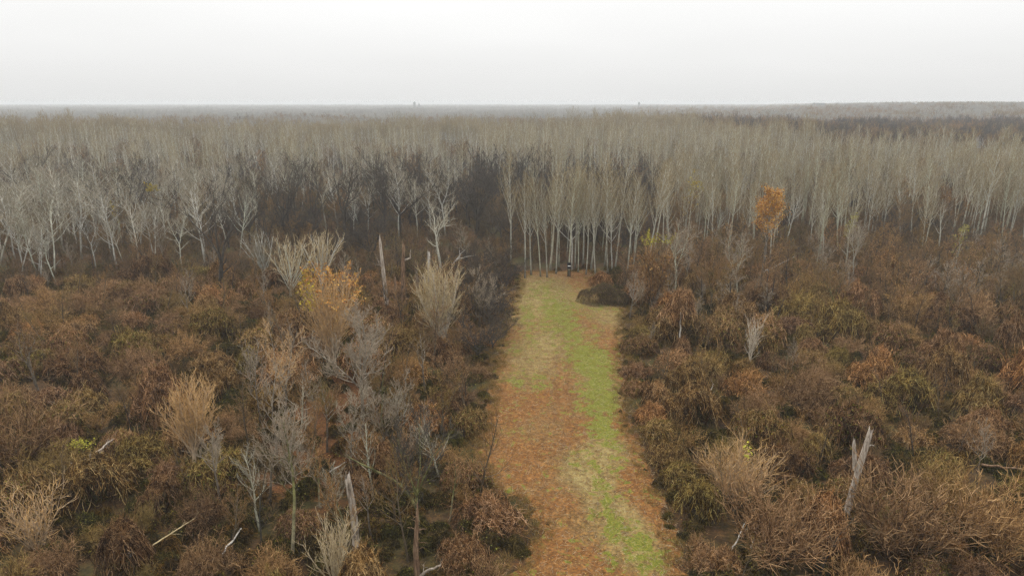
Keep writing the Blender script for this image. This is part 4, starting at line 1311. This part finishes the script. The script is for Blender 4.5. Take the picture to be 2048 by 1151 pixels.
# poplars that line the end of the clearing stand where the photograph shows their stems
ROW = [(1050, 555), (1062, 549), (1081, 553), (1094, 555), (1112, 548), (1137, 553), (1156, 546), (1172, 550), (1191, 554), (1216, 548), (1254, 552), (1268, 549), (1150, 538), (1100, 540), (1230, 540), (1292, 545)]
row = [ground_at(*p) for p in ROW]
KEEPT = [(x, y, 1.2) for x, y in row] + [(x, y, 1.3) for x, y, r in KEEP if y > 128]
sets = {'poplar': [], 'pale': [], 'brown': [], 'dark': []}
for i in kk:
    x, y = fp[i]
    if any((x - a) ** 2 + (y - b) ** 2 < r * r for a, b, r in KEEPT):
        continue
    r = rng.random()
    thinp = patch[i] < -.25 and y > 165
    if hollow[i]:
        kd = 'dark' if r < .9 else 'brown'
    elif mid[i]:
        kd = 'dark' if r < .52 else 'brown' if r < .76 else 'pale'
    elif thinp and r < .55:
        kd = 'dark' if r < .34 else 'brown'
    elif fpx[i] > 970:
        kd = 'poplar' if r < .84 else ('brown' if r < .95 else 'pale')
    elif y > 250 and r < .45:
        kd = 'poplar'
    else:
        kd = 'pale' if r < .76 else 'brown'
    sets[kd].append((x, y))
sets['poplar'] = row + sets['poplar']
PROTO = {'poplar': (POP, 'bare_poplar', 'bare poplars of the wood', 'beige poplar', 300), 'pale': (PAL, 'pale_tree', 'pale-barked trees of the wood', 'pale grey-barked tree', 300),
         'brown': (BRO, 'brown_tree', 'brown bare trees of the wood', 'dull brown tree', 200), 'dark': (DRK, 'thicket_tree', 'dark thickets of the wood', 'dark dense-twigged tree', 150)}
rest = []
rank = {i: k for k, i in enumerate(sorted(range(len(row)), key=lambda i: row[i][0]))}
WOODLAND = [(a, b, ph) for a, b, ph in LAND if b < 600]
for kd, pts in sets.items():
    protos, nm, grp, look, most = PROTO[kd]
    zs = {}
    for n_, (x, y) in enumerate(pts):
        hs = {'poplar': .92 if x < 60 else .88, 'pale': .98, 'brown': .95, 'dark': 1.0}[kd] * rng.uniform(.66, 1.14)
        hs *= 1 + .13 * float(fnoise(x, y, 48, 71)) * (y > 165)
        inrow = kd == 'poplar' and n_ < len(row)
        if inrow:
            hs = rng.uniform(.86, 1.0)
        elif kd == 'poplar' and y > 190:
            hs *= .95
        k = int(rng.integers(0, len(protos))) if kd != 'dark' else int(rng.integers(0, 2)) if x > 0 or rng.random() < .3 else int(rng.integers(2, 5))
        rz = rng.uniform(0, TAU)
        if n_ >= most or y > 270:
            rest.append((x, y, kd, k, hs, rz))
            continue
        ws = hs * rng.uniform(.85, 1.15) * (1.2 if kd == 'pale' else 1.0)
        px, py = pix(x, y, 12)
        e = thing(nm, 'x', 'tree' if kd != 'dark' else 'thicket', x, y, [('trunk', protos[k][0]), ('crown', protos[k][1])], rz, (ws, ws, hs), grp, 0)
        e.rotation_euler = (rng.normal(0, .035), rng.normal(0, .035), rz)
        zone = min((abs(px - a), ph) for a, b, ph in WOODLAND)[1]
        if inrow:
            e['label'] = 'pale-stemmed poplar, %s counted from the dark thicket along the clearing end' % NUMW[rank[n_]]
        elif y < 185:
            zs.setdefault((zone, 'front rows' if y < 160 else 'second rows'), []).append((px, e))
        else:
            e['label'] = '%s deep in the wood behind the %s' % (look, zone)
    for (zone, rows), v in zs.items():
        v.sort(key=lambda t_: t_[0])
        for q, (px, e) in enumerate(v):
            e['label'] = '%s, %s from left in the %s near the %s' % (look, NUMW[q], rows, zone) if q < 20 else '%s at the end of the %s near the %s' % (look, rows, zone)
print('forest', {k: len(v) for k, v in sets.items()}, 'rest', len(rest))

# deeper trees: nobody could count them
FARM = []
for k in range(4):
    FARM.append(('poplar', joined(*poplar(700 + k, 23, .2, 16, 5, 4, .42, 1.9), 'poplar_trunk', 'poplar_twig')))
for k in range(4):
    FARM.append(('pale', joined(*poplar(710 + k, 17, .18, 14, 5, 5, .38, 1.9, .72, .36, .75, .1, .08), 'pale_trunk', 'pale_twig')))
for k in range(3):
    FARM.append(('brown', joined(*forked(720 + k, 14, .2, nf=3, n1=8, n2=5, n3=4, thick=1.9, ang=.5)[:2], 'brown_trunk', 'brown_twig')))
for k in range(2):
    FARM.append(('dark', joined(*forked(730 + k, 12, .22, nf=5, fork=.15, n1=9, n2=6, n3=5, thick=1.9, ang=.7, up=.3)[:2], 'dark_trunk', 'dark_twig')))
ids = {kd: [i for i, f in enumerate(FARM) if f[0] == kd] for kd in ('poplar', 'pale', 'brown', 'dark')}
R_ = rest
scatter('deep_forest', [f[1] for f in FARM], [(x, y, float(terrain(x, y))) for x, y, *_ in R_], [r[5] for r in R_], [(r[4] * 1.05,) * 3 for r in R_],
        [ids[r[2]][r[3] % len(ids[r[2]])] for r in R_], 'deep mass of bare trees behind the front rows', 'forest', rng.normal(0, .035, (len(R_), 2)))


def clump(seed, n=11, rad=13, H=21, mt='brown_trunk', mc='brown_twig', thick=6.0):
    rng_ = np.random.default_rng(seed)
    j = MB()
    for k in range(n):
        a, r = rng_.uniform(0, TAU), rad * math.sqrt(rng_.uniform(0, 1))
        h = H * rng_.uniform(.8, 1.08)
        P, R, L = trunk_line(rng_, h, .22, 5, .05, .02)
        off = np.array([r * math.cos(a), r * math.sin(a), 0])
        j.tubes(P + off, R, .8, 4, 0)
        P1, R1, L1 = kids(rng_, P, R, L, 13, .3, .97, .7, .15, .36, 4, .8, .1, .6, .5, .05)
        j.tubes(P1 + off, R1, .3, 3, 1)
        P2, R2, L2 = kids(rng_, P1, R1, L1, 6, .15, 1, .6, .2, .5, 3, .6, .15, .3, .7, .012 * thick, tip=.5)
        j.tubes(P2 + off, R2, rng_.uniform(.3, 1, len(P2)), 3, 1)
    return j.mesh('clump', [M[mt], M[mc]])


FC = [clump(800, mt='poplar_trunk', mc='poplar_twig'), clump(801, mt='pale_trunk', mc='far_haze_twig', H=16.5), clump(802, mc='grey_twig', H=16), clump(803, mt='dark_trunk', mc='dark_twig', H=17), clump(804, H=16.5, mt='brown_trunk', mc='far_haze_twig'),
      clump(805, mt='poplar_trunk', mc='poplar_twig', H=22), clump(806, H=17, mt='brown_trunk', mc='brown_twig')]
cp = [jitter_grid(rng, -1200, 1200, 340, 900, 15, .45), jitter_grid(rng, -2700, 2700, 900, 2000, 27, .45), jitter_grid(rng, -5200, 5200, 2000, 6000, 62, .45)]
pts, sc_, ix_ = [], [], []
for q, c in enumerate(cp):
    x, y = c[:, 0], c[:, 1]
    dep = y * math.cos(PITCH) + CAM_H * math.sin(PITCH)
    px = 1024 + FPX * x / dep
    be = np.interp(px, [-200, 0, 500, 900, 1150, 1300, 1450, 1700, 2048, 2300], [470, 470, 500, 520, 520, 520, 500, 400, 365, 350])
    bg_end = np.interp(px, [-200, 0, 700, 900, 1040, 1250, 1330, 1450, 1700], [520, 540, 620, 680, 560, 760, 700, 560, 380])
    ok = in_view(x, y, 40) & (y > be - 4)
    for i in np.nonzero(ok)[0]:
        r = rng.random()
        if y[i] < bg_end[i]:
            k = 0 if r < .5 else 5 if r < .75 else 1 if r < .9 else 2
        elif px[i] > 1280:
            k = (3 if r < .55 else 6) if y[i] < 800 else (6 if r < .35 else 4 if r < .8 else 2)
        else:
            k = (2 if r < .35 else 4 if r < .6 else 1 if r < .8 else 6) if y[i] < 1000 else (4 if r < .55 else 1)
        s = (1.0, 1.25, 1.25)[q] * rng.uniform(.88, 1.1)
        sx = s * (1.0, 1.5, 2.8)[q]
        hz = rng.uniform(.82, 1.1) * (1.0 if px[i] < 1280 else 1.06) * (1 + .13 * float(fnoise(x[i], y[i], 420, 51)) + .07 * float(fnoise(x[i], y[i], 90, 52)))
        hz = min(hz, (37.5 - float(terrain(x[i], y[i]))) / (24.5 if k in (0, 5) else 19.0))
        pts.append((x[i], y[i], float(terrain(x[i], y[i]))))
        sc_.append((sx, sx, hz))
        ix_.append(k)
print('clumps', len(pts))
scatter('distant_forest', FC, pts, rng.uniform(0, TAU, len(pts)), sc_, ix_, 'hazy distant forest stretching to the horizon', 'forest')

# undergrowth of the wood and of the scrub
UND = [shrub(900 + k, 3.0, 14, .6, (.1, .8), 6, 4, 1.7)[0].mesh('undergrowth', M['under_twig']) for k in range(3)]
up_ = jitter_grid(rng, -260, 260, 134, 330, 3.4, .5)
x, y = up_[:, 0], up_[:, 1]
ok = in_view(x, y, 6) & ~((np.abs(x - 15) < 40) & (y < CY1 + 3) & (clear_dist(x, y) > -1)) & (rng.uniform(0, 1, len(up_)) < .8)
ok &= ~((y < CY1 + 7) & (x > 0) & (x < 26))
x, y = x[ok], y[ok]
scatter('forest_undergrowth', UND, np.stack([x, y, terrain(x, y)], 1), rng.uniform(0, TAU, len(x)), rng.uniform(.6, 1.35, len(x)), rng.integers(0, 3, len(x)), 'brown twiggy undergrowth filling the floor of the wood', 'undergrowth')

LOWB = []
for k in range(4):
    mb_, lf_ = vine_mound(950 + k, 2.8, 2.4, .85, 420, 5, 160 if k > 1 else 0, 16, .22)
    if lf_:
        j = MB()
        j.add(np.concatenate(mb_.v), np.concatenate(mb_.f), np.concatenate(mb_.t), 0)
        j.add(np.concatenate(lf_.v), np.concatenate(lf_.f), np.concatenate(lf_.t), 1)
        LOWB.append(j.mesh('brambles', [M['bramble'], M['olive_leaf']]))
    else:
        LOWB.append(mb_.mesh('brambles', M['bramble']))
bp_ = jitter_grid(rng, -110, 110, 34, 150, 1.55, .5)
x, y = bp_[:, 0], bp_[:, 1]
dc = clear_dist(x, y)
ok = in_view(x, y, 6) & (dc < .5) & (rng.uniform(0, 1, len(bp_)) > leafy_at(x, y) * .5) & (rng.uniform(0, 1, len(bp_)) < .42)
x, y, dc = x[ok], y[ok], dc[ok]
s = rng.uniform(.5, 1.15, len(x)) * np.clip(.3 + (-dc) * .2, .22, 1)
scatter('bramble_undergrowth', LOWB, np.stack([x, y, terrain(x, y) - .04], 1), rng.uniform(0, TAU, len(x)), s, rng.integers(0, 4, len(x)), 'tangled low brambles covering the ground between the mounds', 'brambles')

# ------------------------------------------------------------------ grass, leaves and stalks on the ground
def tuft(seed, n=34, rad=.35, h=.2, wide=.010):
    r = np.random.default_rng(seed)
    a, q = r.uniform(0, TAU, n), rad * np.sqrt(r.uniform(0, 1, n))
    P0 = np.stack([q * np.cos(a), q * np.sin(a), np.zeros(n)], 1)
    D = np.stack([r.normal(0, .6, n), r.normal(0, .6, n), np.ones(n)], 1)
    P = grow(r, P0, D, h * r.uniform(.5, 1.4, n), 3, -.3, .2)
    R = np.full((n, 1), wide) * np.array([[1, .8, .15]])
    return MB().tubes(P, R, np.clip(r.normal(.38, .3, n), 0, 1), 3)


TU = [tuft(1000 + k, 22, .45, .13, .009).mesh('grass', M['grass']) for k in range(3)] + [MB().mesh('grass', M['grass']) if False else tuft(1010, 16, .5, .2, .009).mesh('grass', M['grass'])]
gp = jitter_grid(rng, -10, 36, CY0, CY1 + 1, .42, .5)
x, y = gp[:, 0], gp[:, 1]
g = green_at(x, y) + .5 * fnoise(x, y, 3.0, 21) + .4 * fnoise(x, y, 1.1, 22)
ok = (clear_dist(x, y) > -.3) & (g > rng.uniform(.2, 1.25, len(gp)))
x, y = x[ok], y[ok]
scatter('grass', TU, np.stack([x, y, terrain(x, y) + .11], 1), rng.uniform(0, TAU, len(x)), rng.uniform(.35, 1.0, len(x)) ** 1.3, rng.integers(0, 4, len(x)), 'short green and straw grass growing in the clearing', 'grass')
print('tufts', len(x))

fp_ = jitter_grid(rng, -14, 40, CY0, CY1 + 1, .5, .5)
x, y = fp_[:, 0], fp_[:, 1]
dc = clear_dist(x, y)
ok = (dc > -2.6) & (dc < .9) & (fnoise(x, y, 4, 61) > rng.uniform(-1.0, .9, len(fp_)))
x, y = x[ok], y[ok]
FR = [tuft(1030 + k, 26, .3, .6, .011).mesh('dry_grass', M['dry_grass']) for k in range(3)]
scatter('dry_grass', FR, np.stack([x, y, terrain(x, y) + .01], 1), rng.uniform(0, TAU, len(x)), rng.uniform(.5, 1.3, len(x)), rng.integers(0, 3, len(x)), 'tall dry grass fringing both edges of the clearing', 'grass')
n_ = 60000
x = rng.uniform(-60, 60, n_ * 3)
y = rng.uniform(CY0, CY1 + 12, n_ * 3)
dc = clear_dist(x, y)
pr = np.where(dc > -.8, .55 + .5 * leafy_at(x, y) - .55 * np.clip(green_at(x, y), 0, 1), .75 * leafy_at(x, y) + .03)
ok = in_view(x, y, 1) & (rng.uniform(0, 1, len(x)) < pr * .8)
x, y = x[ok][:n_], y[ok][:n_]
lf = MB().leaves(rng, np.stack([x, y, terrain(x, y) + np.where(clear_dist(x, y) > -.3, .15, .05) + rng.uniform(0, .05, len(x))], 1), .105, flat=.25)
o = obj('leaf_litter', lf.mesh('leaf_litter', M['litter']))
tag(o, 'fallen orange and brown leaves strewn over the clearing and wood floor', 'leaves', kind='stuff')
n_ = 9000
x = rng.uniform(-8, 32, n_ * 3)
y = rng.uniform(CY0, CY1, n_ * 3)
ok = (clear_dist(x, y) > -1.0)
x, y = x[ok][:n_], y[ok][:n_]
a = rng.uniform(0, TAU, len(x))
P0 = np.stack([x, y, terrain(x, y) + .14], 1)
P = grow(rng, P0, np.stack([np.cos(a), np.sin(a), rng.uniform(0, .5, len(x))], 1), rng.uniform(.2, .8, len(x)), 4, -.35, .2)
o = obj('dead_stalks', MB().tubes(P, np.full((len(x), 1), .010) * np.array([[1, 1, .8, .5]]), rng.uniform(.2, 1, len(x)), 3).mesh('dead_stalks', M['straw_twig']))
tag(o, 'dry straw stalks and sticks lying scattered in the clearing', 'stalks', kind='stuff')


# ------------------------------------------------------------------ far buildings above the trees
def tower(x, y, H, r, label, name, kind_):
    ps = []
    a = np.arange(12) * TAU / 12
    if kind_ == 'silo':
        prof = [(r, 0), (r, H * .86), (r * 1.12, H * .86), (r * 1.12, H * .9), (r * .3, H), (0.01, H * 1.01)]
    elif kind_ == 'spire':
        prof = [(r, 0), (r, H * .6), (r * 1.15, H * .6), (r * 1.1, H * .64), (r * .5, H * .8), (.02, H)]
    else:
        prof = [(r * .35, 0), (r * .3, H * .7), (r * .9, H * .76), (r, H * .86), (r * .8, H * .95), (.02, H)]
    V = np.concatenate([np.stack([q * np.cos(a), q * np.sin(a), np.full(12, z)], 1) for q, z in prof])
    i = np.arange(len(prof) - 1)[:, None] * 12
    j = np.arange(12)[None, :]
    F = np.stack([i + j, i + (j + 1) % 12, i + 12 + (j + 1) % 12, i + 12 + j], -1).reshape(-1, 4)
    split = 3 if kind_ == 'spire' else 2
    m1 = MB().add(V, F[:split * 12], .5)
    m2 = MB().add(V, F[split * 12:], .5)
    return thing(name, label, 'tower', x, y, [('shaft', m1.mesh('shaft', M['far_wall'], False)), ('roof', m2.mesh('roof', M['far_roof'], False))], keep=0)


def far_xy(px, Y):
    d = ray(px, 208)
    return d[0] / d[1] * Y, Y


x, y = far_xy(829, 2500)
tower(x, y, 38, 4, 'faint tall silo tower on the hazy horizon', 'silo_tower', 'silo')
x, y = far_xy(838, 2500)
tower(x, y, 35, 5, 'lower faint spire beside the silo tower on the horizon', 'spire_tower', 'spire')
x, y = far_xy(1278, 2600)
tower(x, y, 37.5, 4, 'faint water tower alone on the hazy horizon', 'water_tower', 'tank')
for k, (px, Y, wd, ht, z, lab) in enumerate([(1638, 1900, 26, 4, 29, 'long pale far building on the hazy rise'), (1690, 1950, 40, 3.5, 29, 'longer pale far building further along the hazy rise'), (1830, 1500, 6, 5, 28, 'small pale house on the wooded rise')]):
    x, y = far_xy(px, Y)
    gz = float(terrain(x, y))
    b = box_mb(-wd / 2, wd / 2, -8, 8, -2, z - gz + ht)
    rf = MB().add([[-wd / 2 - .6, -8.6, z - gz + ht], [wd / 2 + .6, -8.6, z - gz + ht], [wd / 2 + .6, 8.6, z - gz + ht], [-wd / 2 - .6, 8.6, z - gz + ht], [-wd / 2 - .6, 0, z - gz + ht + 2.5], [wd / 2 + .6, 0, z - gz + ht + 2.5]],
                  [[0, 1, 5, 4], [2, 3, 4, 5], [0, 4, 3, 3], [1, 2, 5, 5]], .5)
    wn = [('window', box_mb(-wd / 2 + q * wd / 5 - 1.0, -wd / 2 + q * wd / 5 + 1.0, -8.06, -7.9, z - gz + ht * .35, z - gz + ht * .75).mesh('window', M['far_glass'], False)) for q in range(1, 5)]
    thing('far_building', lab, 'building', x, y, [('wall', b.mesh('wall', M['far_wall'], False)), ('roof', rf.mesh('roof', M['far_wall'], False))] + wn, keep=0)

# ------------------------------------------------------------------ the hazy air
hz = box_mb(-7500, 7500, -1200, 7500, -3.0, 40.0)
hm = bpy.data.materials.new('haze_air')
hm.use_nodes = True
t = hm.node_tree
t.nodes.clear()
o_ = t.nodes.new('ShaderNodeOutputMaterial')
pv = t.nodes.new('ShaderNodeVolumePrincipled')
pv.inputs['Color'].default_value = (.94, .965, .98, 1)
pv.inputs['Density'].default_value = 0.00024
pv.inputs['Anisotropy'].default_value = 0.0
t.links.new(pv.outputs[0], o_.inputs['Volume'])
ho = obj('haze', hz.mesh('haze', hm, False))
tag(ho, 'pale winter haze lying over the forest', 'haze', kind='stuff')
